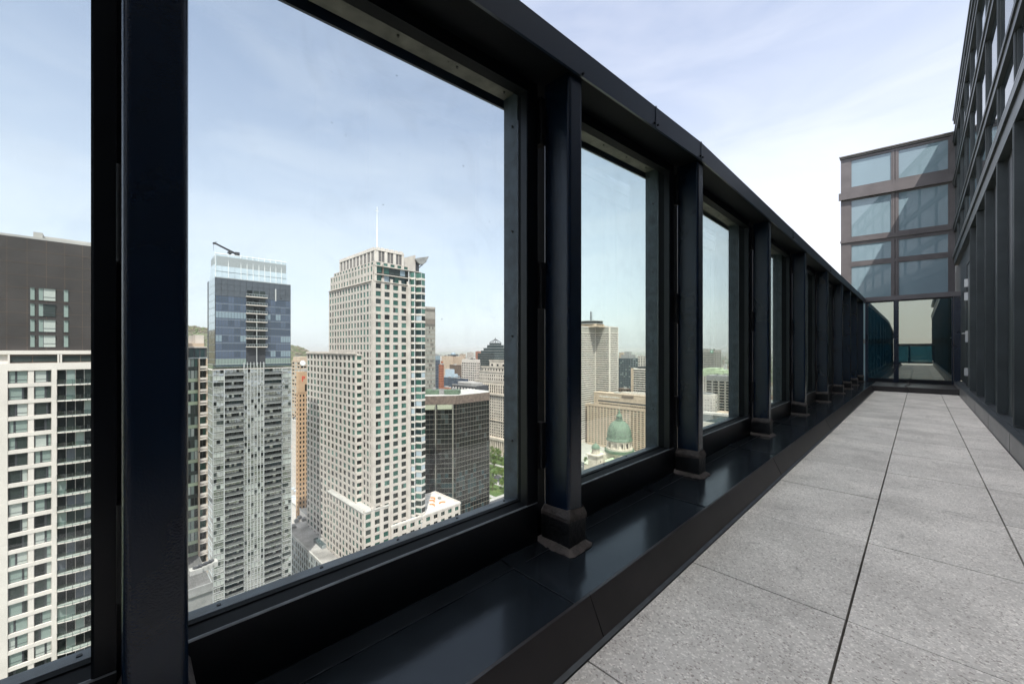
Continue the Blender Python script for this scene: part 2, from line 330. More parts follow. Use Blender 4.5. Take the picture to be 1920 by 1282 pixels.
# windows
_s = MB(); _s.cyl((0, 0, 0), 0.006, 0.007, 'z', 8); SCZ = _s.mesh('screw', M['black'])
_s = MB(); _s.cyl((0, 0, 0), 0.006, 0.007, 'y', 8); SCY = _s.mesh('screw_side', M['black'])
for i in range(len(PY) - 1):
    y0, y1 = PY[i] + 0.02, PY[i + 1] - 0.11 - 0.040
    w0, w1 = 0.085, 0.075
    if i == 1: y1, w1 = PY[2] - 0.12, 0.042
    if i == 2: y0, w0 = PY[2] - 0.04, 0.045
    if i == 3: y0 = PY[3] - 0.03
    T0, T1 = zt(y0), zt(y1)
    if y0 < 3.1 < y1: T0 = T1 = zt(4)
    def Tz(y): return T0 + (T1 - T0) * (y - y0) / (y1 - y0)
    wr = MB()
    # bottom
    wr.xprof([(-1.33, 0.145), (-1.33, 0.334), (-1.334, 0.338), (-1.338, 0.338), (-1.338, 0.145)], y0, y1)
    wr.xprof([(-1.329, 0.3335), (-1.3335, 0.3385), (-1.3355, 0.3385), (-1.3355, 0.3365), (-1.3315, 0.332)], y0, y1, 2)
    wr.xprof([(-1.3385, 0.145), (-1.3385, 0.337), (-1.392, 0.337), (-1.394, 0.326), (-1.42, 0.326), (-1.422, 0.330), (-1.445, 0.330), (-1.445, 0.145)], y0, y1, 1)
    wr.xprof([(-1.3945, 0.3265), (-1.3945, 0.3285), (-1.397, 0.3285), (-1.397, 0.3265)], y0 + .09, y1 - .08, 3)
    # jambs with stepped inner sides (plan polygons)
    def topf(x, y): return Tz(y) - 0.06
    zb = 0.329
    def jamb(ya, s, w):
        pl = [(-1.33, ya), (-1.33, ya + s * (w - .005)), (-1.334, ya + s * w), (-1.372, ya + s * w), (-1.374, ya + s * w * .75), (-1.395, ya + s * w * .73), (-1.397, ya + s * w * .58), (-1.418, ya + s * w * .56), (-1.42, ya + s * 0.022), (-1.445, ya + s * 0.022), (-1.445, ya)]
        face = pl[:4] + [(-1.3735, ya + s * w), (-1.3735, ya)]; back = [(-1.374, ya)] + pl[4:]
        if s < 0: face, back = face[::-1], back[::-1]
        wr.prism(face, 0.3385, 0, ztop=topf); wr.prism(back, 0.3305, 0, ztop=topf, mi=1)
    jamb(y0, 1, w0); jamb(y1, -1, w1)
    for (xa, xb, d) in ((-1.388, -1.331, 0.185), (-1.444, -1.388, 0.135)):
        wr.hexa(xa, xb, y0 + 0.03, y1 - 0.03, Tz(y0 + 0.03) - d, Tz(y0 + 0.03) - 0.062, Tz(y1 - 0.03) - d, Tz(y1 - 0.03) - 0.062, 1)
    lab = None
    if i == 1: wr.box(-1.44, -1.36, y1 + 0.001, y1 + 0.02, 0.15, Tz(y1) - .06)
    fr = P(wr, 'window_frame', [M['frame'], M['under'], M['edge'], M['seal']])
    gp = MB(); ya, yb = y0 + 0.02, y1 - 0.02
    gp.hexa(-1.4535, -1.4465, ya, yb, 0.322, Tz(ya) - 0.108, 0.322, Tz(yb) - 0.108)
    g1 = gp.build('glass_pane', M['glass'] if i < 3 else M['glass2'], fr)
    rv = MB()
    rv.hexa(-1.556, -1.4545, ya - 0.012, ya - 0.001, 0.26, Tz(ya) - 0.10, 0.26, Tz(ya) - 0.10, 0)
    rv.hexa(-1.556, -1.4545, yb + 0.001, yb + 0.012, 0.26, Tz(yb) - 0.10, 0.26, Tz(yb) - 0.10, 0)
    rv.xprof([(-1.4545, 0.326), (-1.556, 0.298), (-1.556, 0.26), (-1.4545, 0.26)], ya, yb, 0)
    rv.hexa(-1.556, -1.4545, ya, yb, Tz(ya) - 0.110, Tz(ya) - 0.098, Tz(yb) - 0.110, Tz(yb) - 0.098, 1)
    rv.build('reveal_plate', [M['plate'], M['platet']], fr)
    k = 0.12
    while ya + k < yb:
        yy = ya + k; child(SCZ, 'screw', fr, (-1.50, yy, 0.311)); child(SCZ, 'screw', fr, (-1.50, yy, Tz(yy) - 0.116)); k += 0.30
    zz = 0.62
    while zz < Tz(yb) - 0.2:
        child(SCY, 'screw', fr, (-1.49, yb - 0.006, zz)); zz += 0.55
    # hinges at far jamb
    for zc, hh in ((T1 - 0.31, 0.115), (1.42, 0.115), (0.62, 0.115)):
        h_ = MB(); h_.box(-1.349, -1.315, y1 + 0.001, y1 + 0.0385, zc - hh, zc + hh)
        h_.box(-1.3145, -1.309, y1 + 0.012, y1 + 0.039, zc - hh, zc + hh)
        h_.cyl((-1.313, y1 + 0.008, zc - hh), 0.009, 2 * hh, 'z', 10)
        for q in (-0.7, -0.25, 0.25, 0.7): h_.cyl((-1.3095, y1 + 0.024, zc + q * hh), 0.005, 0.003, 'x', 8)
        h_.build('hinge', M['black'], fr)
# ------------------------------------------------------------------ end screen
es = empty('end_screen', (0, YE, ZL), label='two pane glass screen in black frames closing the far end of the terrace', cat='glass screen')
def screen(es, y, zb, zs, xd=-0.47, flip=1):
    off = (-es.location.x, -es.location.y, -es.location.z)
    a = MB(); a.box(-1.16, 0.80, y - 0.03, y + 0.12, zs - 0.13, zs); o = a.build('top_rail', M['wingf'], es); o.location = off
    for x0, x1 in ((-1.155, -1.09), (xd - 0.055, xd + 0.055), (0.63, 0.66), (0.675, 0.795)):
        a = MB(); a.box(x0, x1, y + (0.02 if x1 - x0 < 0.05 else 0), y + 0.10, zb - 0.01, zs - 0.131); o = a.build('post', M['navy'], es); o.location = off
    for x0, x1 in ((-1.089, xd - 0.056), (xd + 0.056, 0.629)):
        a = MB(); a.box(x0, x1, y + 0.02, y + 0.08, zb, zb + 0.10); o = a.build('frame_rail', M['frame'], es); o.location = off
        a = MB(); a.box(x0, x1, y + 0.02, y + 0.08, zs - 0.17, zs - 0.132); o = a.build('frame_rail', M['frame'], es); o.location = off
        a = MB(); a.box(x0, x1, y + 0.045, y + 0.057, zb + 0.101, zs - 0.171); o = a.build('glass_pane', M['scrgl'], es); o.location = off
screen(es, YE, ZL, 2.69)
rs = empty('rear_guard', (0, Y0 + 0.2, ZL), label='low glass guard closing the near end of the terrace behind the viewpoint', cat='glass screen')
screen(rs, Y0 + 0.2, ZL, 1.5)
# hose on the end ledge
mb = MB(); pts = []
for k in range(15):
    t = k / 14; pts.append((-0.22 + 0.05 * math.sin(t * 6) + 0.10 * max(0, t - .6), 15.9 - 1.75 * t, ZL + 0.012 + 0.03 * (t < 0.1)))
pts.append((-0.17, 14.24, 0.05))
for a, b in zip(pts, pts[1:]): mb.bar(a, b, 0.010, 8)
o = mb.build('drain_cable', M['seal'], label='thin grey cable lying across the ledge in front of the end screen', cat='cable')
# ================================================================== OWN BUILDING: clad facade
fac = empty('residential_tower', (0.83, 8, 0), label='dark clad tower wall with vertical fins and mirrored windows beside the terrace', cat='building')
offF = (-0.83, -8, 0)
def PF(mb, name, m, **k):
    o = mb.build(name, m, fac, **k); o.location = offF; return o
FO, FW = 0.737, 0.825      # outer plane of fins, wall plane
YA, YB = -16.0, 17.9
H0 = 0.25; HS = CH + 2.52; HB = [CH + 2.84, CH + 3.69, CH + 5.04, CH + 6.30, CH + 6.95]
mb = MB(); mb.box(FW, 14, YA, YB + 8, H0 - 0.02, HS + 0.001); mb.box(FW + 0.05, 14, YA, YB + 8, HS + 0.001, HB[-1] - 0.02)
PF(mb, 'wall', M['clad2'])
mb = MB(); mb.box(0.672, 0.70, Y0, 16.28, -0.3, 0.205); y = -6.3
while y < 16: mb.box(0.6705, 0.672, y, y + 0.005, 0.0, 0.205, 1); y += 1.86
PF(mb, 'curb', [M['curb'], M['black']])
mb = MB(); mb.box(0.668, 0.735, Y0, 16.28, 0.2055, 0.222); mb.box(0.735, FW + 0.02, Y0, 16.28, 0.1, 0.235)
PF(mb, 'base_flashing', M['strip'])
fy = 7.14 - 1.36 * 16
fins = []
while fy < 12.8: fins.append(fy); fy += 1.355
for y in fins:
    m_ = MB(); m_.box(FO, FW + 0.01, y, y + 0.10, H0, HS - 0.001)
    m_.box(FO - 0.004, FO, y + 0.02, y + 0.024, H0, HS - 0.001)
    PF(m_, 'fin', M['clad'])
for y in fins:
    for d in (0.46, 0.90): mb = MB(); mb.box(FW - 0.012, FW + 0.001, y + d, y + d + 0.014, H0, HS - 0.01); PF(mb, 'seam_batten', M['clad'])
mb = MB(); mb.box(FO - 0.002, FW + 0.3, YA, YB, HS, HB[0] - 0.12); mb.box(FO - 0.03, FW + 0.3, YA, YB, HB[0] - 0.12, HB[0] - .02); mb.box(FO - 0.032, FW + 0.3, YA, YB, HB[0] - 0.0199, HB[0], 1)
PF(mb, 'soffit_band', [M['clad'], M['trim']])
for k, z in enumerate(HB[1:]):
    mb = MB(); mb.box(FO - 0.01, FW + 0.2, YA, YB, z - 0.16, z - 0.05); mb.box(FO - 0.03, FW + 0.2, YA, YB, z - 0.05, z - .014); mb.box(FO - 0.032, FW + 0.2, YA, YB, z - 0.0139, z, 1)
    PF(mb, 'floor_band', [M['clad'], M['trim']])
zz = [HB[0]] + HB[1:]
for k in range(4):
    za, zb_ = zz[k], zz[k + 1] - 0.16
    y = fins[0]; q = 0
    while y < YB - 0.2:
        y1 = min(y + 1.355, YB)
        if y > -6:
            m_ = MB(); m_.box(FO + 0.006, FW + 0.08, y, y + 0.085, za, zb_); m_.box(FO + 0.001, FO + .006, y + .03, y + 0.05, za, zb_); PF(m_, 'mullion', M['clad'])
            m_ = MB(); m_.box(FO + 0.035, FO + 0.06, y + 0.086, y1 - 0.001, za + 0.001, zb_ - 0.001)
            m_.box(FO + 0.022, FO + 0.0349, y + 0.086, y + 0.125, za + 0.001, zb_ - 0.001, 1); m_.box(FO + 0.022, FO + 0.0349, y1 - 0.04, y1 - 0.001, za + 0.001, zb_ - 0.001, 1)
            m_.box(FO + 0.022, FO + 0.0349, y + 0.126, y1 - 0.041, za + 0.001, za + 0.05, 1)
            PF(m_, 'window', [M['facgl'], M['clad']])
        y = y1; q += 1
# door
mb = MB(); mb.box(FW - 0.035, FW - 0.001, 12.75, 14.05, 0.25, 3.05)
dr = PF(mb, 'door', M['clad'])
a = MB(); a.box(FW - 0.05, FW - 0.002, 14.052, 14.13, 0.25, 3.13); a.box(FW - 0.05, FW - 0.002, 12.7, 14.05, 3.052, 3.13); a.build('door_frame', M['clad2'], dr)
for z in (2.64, 2.33, 0.58):
    a = MB(); a.box(FW - 0.09, FW - 0.036, 13.93, 13.99, z - 0.09, z + 0.09); a.build('hinge', M['steel'], dr)
a = MB(); a.box(FW - 0.075, FW - 0.036, 13.93, 13.99, 1.27, 1.53); a.cyl((FW - 0.12, 13.95, 1.47), 0.012, 0.09, 'x', 8); a.box(FW - 0.13, FW - 0.105, 13.75, 13.97, 1.457, 1.483)
a.build('handle', M['steel'], dr)
mb = MB(); mb.box(-1.54, 14, YA, YB + 8, -149.2, -0.31)
mb.box(-1.54, -1.456, Y0, YE + 0.1, -0.31, 0.25)
for k in range(44): mb.box(-1.75, -1.541, YA, YB + 8, -3.0 - k * 3.3, -2.0 - k * 3.3, 1)
for k in range(14): mb.box(-1.70, -1.541, YA + k * 3.2, YA + k * 3.2 + .5, -146, -2.5, 1)
PF(mb, 'lower_wall', [M['facgl'], M['wlite']])
# ------------------------------------------------------------------ projecting glass wing
PR = Vector((0.755, 17.9)); PL = Vector((-1.864, 17.52))
ang = math.atan2(PL.y - PR.y, PL.x - PR.x)
wing = empty('glass_wing', (PR.x, PR.y, 0), ang, label='mauve framed glass wing with pale blinds rising behind the end screen', cat='building')
WL = (PL - PR).length     # local +x runs from the right corner to the left corner; outward (to camera) is +y
def zpx(yl, t): return None
HT = CH + 6.52
rows = [  # (z0, z1) glass rows, measured from the photograph at the left corner
    (CH - 1.5, CH + 2.60), (CH + 3.02, CH + 3.48), (CH + 3.72, CH + 4.93), (CH + 5.52, CH + 6.30)]
rows = [(-1.2, CH + 0.2), (CH + 0.35, CH + 2.79), (CH + 2.96, CH + 3.51), (CH + 3.80, CH + 5.02), (CH + 5.48, CH + 6.38)]
mb = MB(); mb.prism([(0, -6), (WL - 1.1, -6), (WL, -0.05), (0, -0.05)], -149, HT - 0.03); mb.build('wall', M['wingf'], wing)
xm = [0.02, 0.145, 1.145, 1.40, 2.38, WL - 0.001]
# glass x ranges: right pane 0.145..1.20, left pane 1.36..2.36
gx = [(0.14, 1.22), (1.40, 2.37)]
for k, (za, zb_) in enumerate(rows):
    for x0, x1 in gx:
        a = MB(); a.box(x0, x1, -0.045, -0.01, za, zb_)
        wo = a.build('window', M['winggl'], wing)
        f_ = MB()
        for q in ((x0 - 0.03, x0), (x1, x1 + 0.03)): f_.box(q[0], q[1], -0.049, 0.012, za - 0.03, zb_ + 0.03)
        f_.box(x0, x1, -0.049, 0.012, za - 0.03, za); f_.box(x0, x1, -0.049, 0.012, zb_, zb_ + 0.03)
        f_.build('window_frame', M['wingf'], wo)
mb = MB()
for x0, x1 in ((0.0, 0.109), (1.251, 1.30), (1.315, 1.369), (2.401, WL)): mb.box(x0, x1, -0.05, 0.02, -149 + 0.1, HT - 0.05)
mb.build('pier', M['wingf'], wing)
ed = [r for r in rows]
for k in range(len(ed)):
    z0 = ed[k][1] + 0.031; z1 = (ed[k + 1][0] - 0.031) if k + 1 < len(ed) else HT - 0.06
    mb = MB(); mb.box(0.11, WL + 0.0, -0.05, 0.014, z0, z1)
    if k == 3: mb.box(0.0, WL + 0.06, 0.021, 0.06, z0 + 0.05, z1 - 0.13); mb.box(0, WL + 0.06, 0.03, 0.10, z0 + 0.02, z0 + 0.05)
    if k == 2: mb.box(0.0, WL + 0.02, 0.021, 0.05, (z0 + z1) / 2 - 0.04, (z0 + z1) / 2 + 0.03)
    mb.build('spandrel', M['wingf'], wing)
mb = MB(); mb.prism([(-.02, -6), (WL - 1.1, -6), (WL + .03, 0.05), (-.02, 0.05)], HT - 0.049, HT); mb.prism([(-.02, -6), (WL - 1.1, -6), (WL + .05, 0.09), (-.02, 0.09)], HT + 0.001, HT + 0.035); mb.build('roof_coping', M['curb'], wing)
# ================================================================== CITY
ZG = -149.0
PHI = math.atan2(0.034, 0.9994)
E1 = Vector((-0.034, 0.9994)).normalized(); E2 = Vector((-0.9994, -0.034)).normalized()
def world(u, Z):
    X = (u - U0) / F * Z
    return Vector((X * CT - Z * ST, X * ST + Z * CT))
def camc(p): return (p[0] * CT + p[1] * ST, p[1] * CT - p[0] * ST)
def hit(p, d, u):
    k = (u - U0) / F; a, b = camc(p); c, e = camc(d)
    return -(a - k * b) / (c - k * e)
def zat(v, Z): return CH + (V0 - v) / F * Z
# city materials
def cm(n, c, **k): M[n] = mat(n, c, **k)
cm('cream', (0.56, 0.495, 0.44), rough=0.8, var=0.10, scale=0.3)
cm('cream2', (0.54, 0.48, 0.43), rough=0.8, var=0.10, scale=0.3)
cm('white', (0.68, 0.61, 0.55), rough=0.8, var=0.06, scale=0.2)
cm('darkbrick', (0.044, 0.036, 0.033), rough=0.7, var=0.25, scale=0.15)
cm('gran', (0.60, 0.52, 0.43), rough=0.85, var=0.14, scale=0.15)
cm('tan', (0.52, 0.40, 0.30), rough=0.85, var=0.08, scale=0.2)
cm('orange', (0.55, 0.36, 0.22), rough=0.85, var=0.08, scale=0.2)
cm('brick', (0.36, 0.13, 0.07), rough=0.85, var=0.15, scale=0.2)
cm('brown', (0.13, 0.085, 0.06), rough=0.6, var=0.2, scale=0.2)
cm('bronze', (0.17, 0.125, 0.10), rough=0.55, var=0.25, scale=0.5)
cm('roof', (0.30, 0.28, 0.26), rough=0.9, var=0.3, scale=0.12)
cm('roofl', (0.42, 0.40, 0.37), rough=0.9, var=0.15, scale=0.2)
cm('copper', (0.115, 0.165, 0.11), rough=0.7, var=0.22, scale=0.5)
cm('copperl', (0.42, 0.47, 0.33), rough=0.75, var=0.2, scale=0.15)
cm('frameg', (0.34, 0.36, 0.36), rough=0.5, var=0.05)
cm('lightframe', (0.50, 0.50, 0.49), rough=0.5)
cm('louvre', (0.15, 0.135, 0.13), rough=0.7, var=0.1, scale=2)
cm('mech', (0.28, 0.27, 0.26), rough=0.6, var=0.2, scale=0.5)
cm('darkmetal', (0.05, 0.05, 0.055), rough=0.6)
cm('orangep', (0.75, 0.22, 0.05), rough=0.6)
cm('redp', (0.75, 0.04, 0.03), rough=0.6)
cm('whitep', (0.8, 0.8, 0.78), rough=0.6)
cm('roofw', (0.52, 0.49, 0.45), rough=.9, var=.2, scale=.4)
cm('g_dark', (0.008, 0.011, 0.011), rough=0.10, spec=0.3)
cm('g_mid', (0.035, 0.045, 0.042), rough=0.12, spec=0.4)
cm('g_green', (0.035, 0.10, 0.08), rough=0.12, spec=0.4)
cm('g_green2', (0.08, 0.175, 0.145), rough=0.15, spec=0.4)
cm('g_pale', (0.24, 0.29, 0.26), rough=0.3, spec=0.4)
cm('g_blind', (0.42, 0.44, 0.40), rough=0.5, spec=0.6)
cm('g_navy', (0.045, 0.065, 0.10), rough=0.08, spec=0.9)
cm('g_navy2', (0.075, 0.10, 0.15), rough=0.10, spec=0.9)
cm('g_sky', (0.42, 0.49, 0.54), rough=0.2, spec=0.9)
cm('g_teal', (0.018, 0.04, 0.043), rough=0.1, spec=0.4)
cm('g_mirror', (0.40, 0.41, 0.415), rough=0.03, metal=0.9, wave=1)
cm('g_mirror2', (0.52, 0.53, 0.52), rough=0.05, metal=0.7, wave=1)
cm('g_bronze', (0.010, 0.012, 0.011), rough=0.10, spec=0.4)
cm('bframe', (0.21, 0.20, 0.165), rough=0.6)
cm('louvre2', (0.36, 0.33, 0.29), rough=0.7, var=0.1, scale=1)
cm('asph2', (0.11, 0.105, 0.10), rough=.9, var=.3, scale=.5)
cm('g_slate', (0.085, 0.095, 0.11), rough=0.3, spec=0.6, var=0.1, scale=0.3)
cm('canopyc', (0.26, 0.27, 0.19), rough=.8, var=.15)
cm('emb', (0.02, 0.30, 0.14), rough=0.5)
class Fc:   # a facade plane in building coordinates
    def __init__(s, o, d, L):
        s.o = Vector(o); s.d = Vector(d).normalized(); s.n = Vector((s.d.y, -s.d.x)); s.L = L; s.rz = math.atan2(s.d.y, s.d.x)
    def p(s, a, q): return s.o + s.d * a + s.n * q
class Bld:
    def __init__(s, name, label, u, Z, ul=None, ur=None, W=20, D=20, cat='building', group=None, phi=PHI, z0=ZG):
        s.P = world(u, Z); s.Z = Z; s.phi = phi
        s.e1 = Vector((-math.sin(phi), math.cos(phi))); s.e2 = Vector((-math.cos(phi), -math.sin(phi)))
        s.W = hit(s.P, s.e2, ul) if ul is not None else W
        s.D = hit(s.P, s.e1, ur) if ur is not None else D
        s.z0 = z0
        s.root = empty(name, (s.P.x, s.P.y, z0), phi, label=label, cat=cat, group=group)
        s.wb = MB(); s.mats = []; s.wins = []; s.S = Fc((-s.W, 0), (1, 0), s.W); s.E = Fc((0, 0), (0, 1), s.D)
    def mi(s, m):
        if m not in s.mats: s.mats.append(m)
        return s.mats.index(m)
    def h(s, v, Z=None): return zat(v, Z or s.Z) - s.z0      # local height of an image row at depth Z
    def wxy(s, l): return s.P - s.e2 * l[0] + s.e1 * l[1]
    def depth(s, l): return camc(s.wxy(l))[1]
    def aE(s, u, x=0.0):     # y on plane x = const seen at column u
        p = s.wxy((x, 0)); return hit(p, s.e1, u)
    def aS(s, u, y=0.0):     # -x on plane y = const seen at column u
        p = s.wxy((0, y)); return hit(p, s.e2, u)
    def box(s, x0, x1, y0, y1, z0, z1, m): s.wb.box(x0, x1, y0, y1, z0, z1, s.mi(m))
    def fbox(s, f, a0, a1, z0, z1, d0, d1, m, mb=None, mi=None):
        q = [f.p(a0, d0), f.p(a1, d0), f.p(a1, d1), f.p(a0, d1)]
        q = q[::-1]
        (mb or s.wb).prism([(p.x, p.y) for p in q], z0, z1, s.mi(m) if mi is None else mi)
    def win(s, f, a0, a1, z0, z1, m, d=0.03): s.wins.append((f, a0, a1, z0, z1, d, m))
    def grid(s, f, z0, z1, rows, a0, a1, cols, mw, glass, wf=0.6, hf=0.6, sill=0.2, pier=0.35, span=0.28, skip=None, split=0, fm='frameg', wallslot=None):
        cw = (a1 - a0) / cols; ch = (z1 - z0) / rows; ww = cw * wf; gap = (cw - ww) / 2; wh = ch * hf
        if pier > 0:
            for c in range(cols + 1):
                xa = a0 if c == 0 else a0 + c * cw - gap; xb = a1 if c == cols else a0 + c * cw + gap
                if xb - xa > 0.01: s.fbox(f, xa, xb, z0, z1, 0.0, pier, mw)
        if span > 0:
            for r in range(rows + 1):
                za = z0 if r == 0 else z0 + (r - 1) * ch + ch * sill + wh; zb = z1 if r == rows else z0 + r * ch + ch * sill
                if zb - za > 0.01: s.fbox(f, a0, a1, za, zb, 0.0, span, mw)
        for r in range(rows):
            for c in range(cols):
                g_ = random.choices([x for x, _ in glass], [y for _, y in glass])[0]
                xa = a0 + c * cw + gap; za = z0 + r * ch + ch * sill
                if split:
                    pw = ww / split
                    for k in range(split):
                        g2 = g_ if random.random() < 0.75 else random.choices([x for x, _ in glass], [y for _, y in glass])[0]
                        s.win(f, xa + k * pw + 0.06, xa + (k + 1) * pw - 0.06, za + 0.01, za + wh - 0.01, g2, 0.06)
                else: s.win(f, xa + 0.01, xa + ww - 0.01, za + 0.01, za + wh - 0.01, g_, 0.06)
    def done(s, maxw=100, wname='window'):
        if s.wb.v: s.wb.build('wall', [M[m] for m in s.mats], s.root)
        info = []
        for wn in s.wins:
            f, a0, a1, z0, z1, d, m = wn; c = f.p((a0 + a1) / 2, d); X, Z = camc(s.wxy(c))
            if Z <= 1: info.append((0, wn)); continue
            u = U0 + F * X / Z; v = V0 - F * ((z0 + z1) / 2 + s.z0 - CH) / Z
            vis = -5 < u < 1925 and -5 < v < 1290
            nw = -s.e2 * f.n.x + s.e1 * f.n.y; cw = s.wxy(c); cosv = -(nw.x * cw.x + nw.y * cw.y) / max(1, cw.length)
            info.append(((a1 - a0) * (z1 - z0) * max(0, cosv) / Z / Z if vis else 0, wn))
        info.sort(key=lambda t: -t[0]); cache = {}
        rest = MB(); rm = []
        few = len(info) <= maxw
        for k, (sc_, wn) in enumerate(info):
            f, a0, a1, z0, z1, d, m = wn
            if k < maxw and (sc_ > 0 or few):
                key = (round(a1 - a0, 2), round(z1 - z0, 2), m)
                if key not in cache:
                    q = MB(); hw, hh = (a1 - a0) / 2, (z1 - z0) / 2; q.box(-hw, hw, -0.04, 0.04, -hh, hh); cache[key] = q.mesh(wname, M[m])
                c = f.p((a0 + a1) / 2, d)
                child(cache[key], wname, s.root, (c.x, c.y, (z0 + z1) / 2), f.rz)
            else:
                if m not in rm: rm.append(m)
                s.fbox(f, a0, a1, z0, z1, d - 0.04, d + 0.04, m, rest, rm.index(m))
        if rest.v:
            o = rest.build(wname, [M[m] for m in rm], s.root); o['kind'] = 'stuff'
        return s
    def part(s, mb, name, mats, **k): return mb.build(name, mats, s.root, **k)
random.seed(21)
GW = [('g_dark', 4), ('g_mid', 3), ('g_green', 2), ('g_pale', 1)]
# ---- far-left apartment tower: dark brick top over a pale slab
def tower_left():
    Z = 76; b = Bld('apartment_tower', 'pale concrete apartment slab topped by a dark brick box, behind the leftmost pane', 60, Z, W=22, D=14)
    ya = b.aE(-260); yb = b.aE(300)
    E = Fc((0, ya), (0, 1), yb - ya); A = lambda u: b.aE(u) - ya
    def H(v, u): return b.h(v, b.depth((0, b.aE(u))))
    hm = H(657, 60); top = H(447, 60)
    b.box(-22, 0, ya, yb, 0, hm, 'white'); b.box(-22, -0.4, ya, yb, hm, top, 'darkbrick')
    b.box(-21, -1.4, ya + 1, yb - 1, top, top + 0.6, 'roofl'); b.box(-20, -2.0, b.aE(60), b.aE(78), top + 0.6, top + 1.7, 'roofl'); b.box(-20, -2.6, b.aE(78), yb - 1, top + 0.6, top + 1.2, 'roofl')
    E2_ = Fc((-0.4, ya), (0, 1), yb - ya)
    # panel joints on brick box
    for k in range(1, 9): z = hm + (top - hm) * k / 9; b.fbox(E2_, 0, E.L, z, z + 0.05, 0, 0.03, 'brown')
    k = 0
    while k * 2.4 < E.L: b.fbox(E2_, k * 2.4, k * 2.4 + 0.05, hm, top, 0, 0.035, 'brown'); k += 1
    a = lambda u: b.aE(u, -0.4) - ya
    for (v0, v1) in ((541, 563.5), (570.5, 593), (599.5, 622), (628.5, 650.5)):
        z1, z0 = H(v0, 90), H(v1, 90)
        for u0, u1, m in ((57, 65, 'g_pale'), (73, 81, 'g_pale'), (82, 104, 'g_blind' if v0 != 570.5 else 'g_mid'), (120, 128, 'g_pale')):
            b.win(E2_, a(u0), a(u1), z0, z1, m, 0.06)
            b.fbox(E2_, a(u0) - 0.08, a(u0), z0, z1 + .06, 0.0, 0.10, 'darkmetal')
            b.fbox(E2_, a(u0), a(u1), z1, z1 + .06, 0.0, 0.30, 'darkmetal')
            if u1 - u0 > 15: b.fbox(E2_, a(u0), a(u1), z0 + .62, z0 + .70, 0.1, 0.13, 'darkmetal')
    # terrace strip just under the brick
    z1, z0 = H(664, 90), H(680, 90)
    b.fbox(E, A(15), E.L, z0, z1, 0.0, 0.04, 'brown'); 
    for u in (15, 108, 113): b.fbox(E, A(u), A(u) + 0.25, z0, z1 + 0.1, 0.04, 0.5, 'white')
    b.fbox(E, 0, E.L, z1, H(657, 90), 0.0, 0.5, 'white'); b.fbox(E, 0, E.L, H(694, 60), z0, 0, 0.5, 'white')
    for u0, u1 in ((20, 60), (62, 107), (116, 150), (152, 190)): b.win(E, A(u0), A(u1), z0 + .2, z1 - .3, 'g_mid', 0.08)
    # storeys
    p = 3.12; zt_ = H(694, 60); cols = [(15, 53), (64, 97)]
    n = 33
    b.fbox(E, 0, A(15), 0, zt_, 0.0, 0.5, 'white'); b.fbox(E, A(97), A(107), 0, zt_, 0.0, 0.5, 'white'); b.fbox(E, A(53), A(64), 0, zt_, 0.0, 0.38, 'white')
    b.fbox(E, A(206), A(216), 0, zt_, 0.0, 0.5, 'white'); b.fbox(E, A(250), E.L, 0, zt_, 0.0, 0.5, 'white')
    bal = MB(); rail = MB(); ch = MB()
    for r in range(n):
        zb = zt_ - (r + 1) * p
        b.fbox(E, A(15), A(97), zb, zb + 0.72, 0.0, 0.45, 'white'); b.fbox(E, A(216), A(250), zb, zb + 0.72, 0.0, 0.45, 'white')
        for u0, u1 in cols + [(216, 250)]:
            a0, a1 = A(u0) + .05, A(u1) - .05; sp = random.choice([0.28, 0.36, 0.62, 0.72]); k1 = a0 + (a1 - a0) * sp
            gs = [random.choice(['g_pale', 'g_mid', 'g_dark', 'g_pale', 'g_blind']) for _ in range(2)]
            if random.random() < 0.25: gs = ['g_dark', 'g_mid']
            for (q0, q1, m) in ((a0, k1, gs[0]), (k1 + .12, a1, gs[1])):
                b.win(E, q0 + .1, q1 - .06, zb + 0.80, zb + p - 0.1, m, 0.06)
                b.fbox(E, q0, q1, zb + 0.722, zb + 0.80, 0.0, 0.12, 'darkmetal'); b.fbox(E, q0, q0 + .1, zb + 0.8, zb + p - .1, 0.0, 0.12, 'darkmetal')
                if random.random() < 0.7: b.fbox(E, q0 + .1, q1 - .06, zb + 1.28, zb + 1.36, 0.1, 0.13, 'darkmetal')
            b.fbox(E, k1 - .06, k1 + .22, zb + .8, zb + p - .1, 0, 0.12, 'darkmetal')
        # balcony bay
        for q in range(6):
            a0 = A(107) + q * (A(206) - A(107)) / 6 + .04; a1 = a0 + (A(206) - A(107)) / 6 - .1
            b.win(E, a0, a1, zb + .25, zb + p - .08, random.choice(['g_dark', 'g_dark', 'g_dark', 'g_mid', 'g_slate', 'g_pale']), 0.05)
        b.fbox(E, A(107), A(206), zb - .08, zb + .22, 0.0, 0.1, 'darkmetal')
        m_ = MB(); m2 = MB(); nn = 14; poly = []
        for k in range(nn + 1):
            t = k / nn; aa = A(107.5) + t * (A(205) - A(107.5)); dd = 0.35 + 1.25 * math.sin(math.pi * (0.12 + 0.76 * t)) ** 0.8
            poly.append(E.p(aa, dd))
        q = [(v.x, v.y) for v in poly] + [(0.101, poly[-1].y), (0.101, poly[0].y)]
        m_.prism(q[::-1], zb - 0.02, zb + 0.20); o = b.part(m_, 'balcony', M['white'])
        for k in range(nn):
            u_, v_ = poly[k], poly[k + 1]; n_ = Vector((v_.y - u_.y, -(v_.x - u_.x))).normalized() * 0.03
            m2.prism([(u_.x, u_.y), (v_.x, v_.y), (v_.x - n_.x, v_.y - n_.y), (u_.x - n_.x, u_.y - n_.y)][::-1], zb + 0.21, zb + 1.22)
        m2.build('balcony_rail', M['railgl'], o)
        m3 = MB()
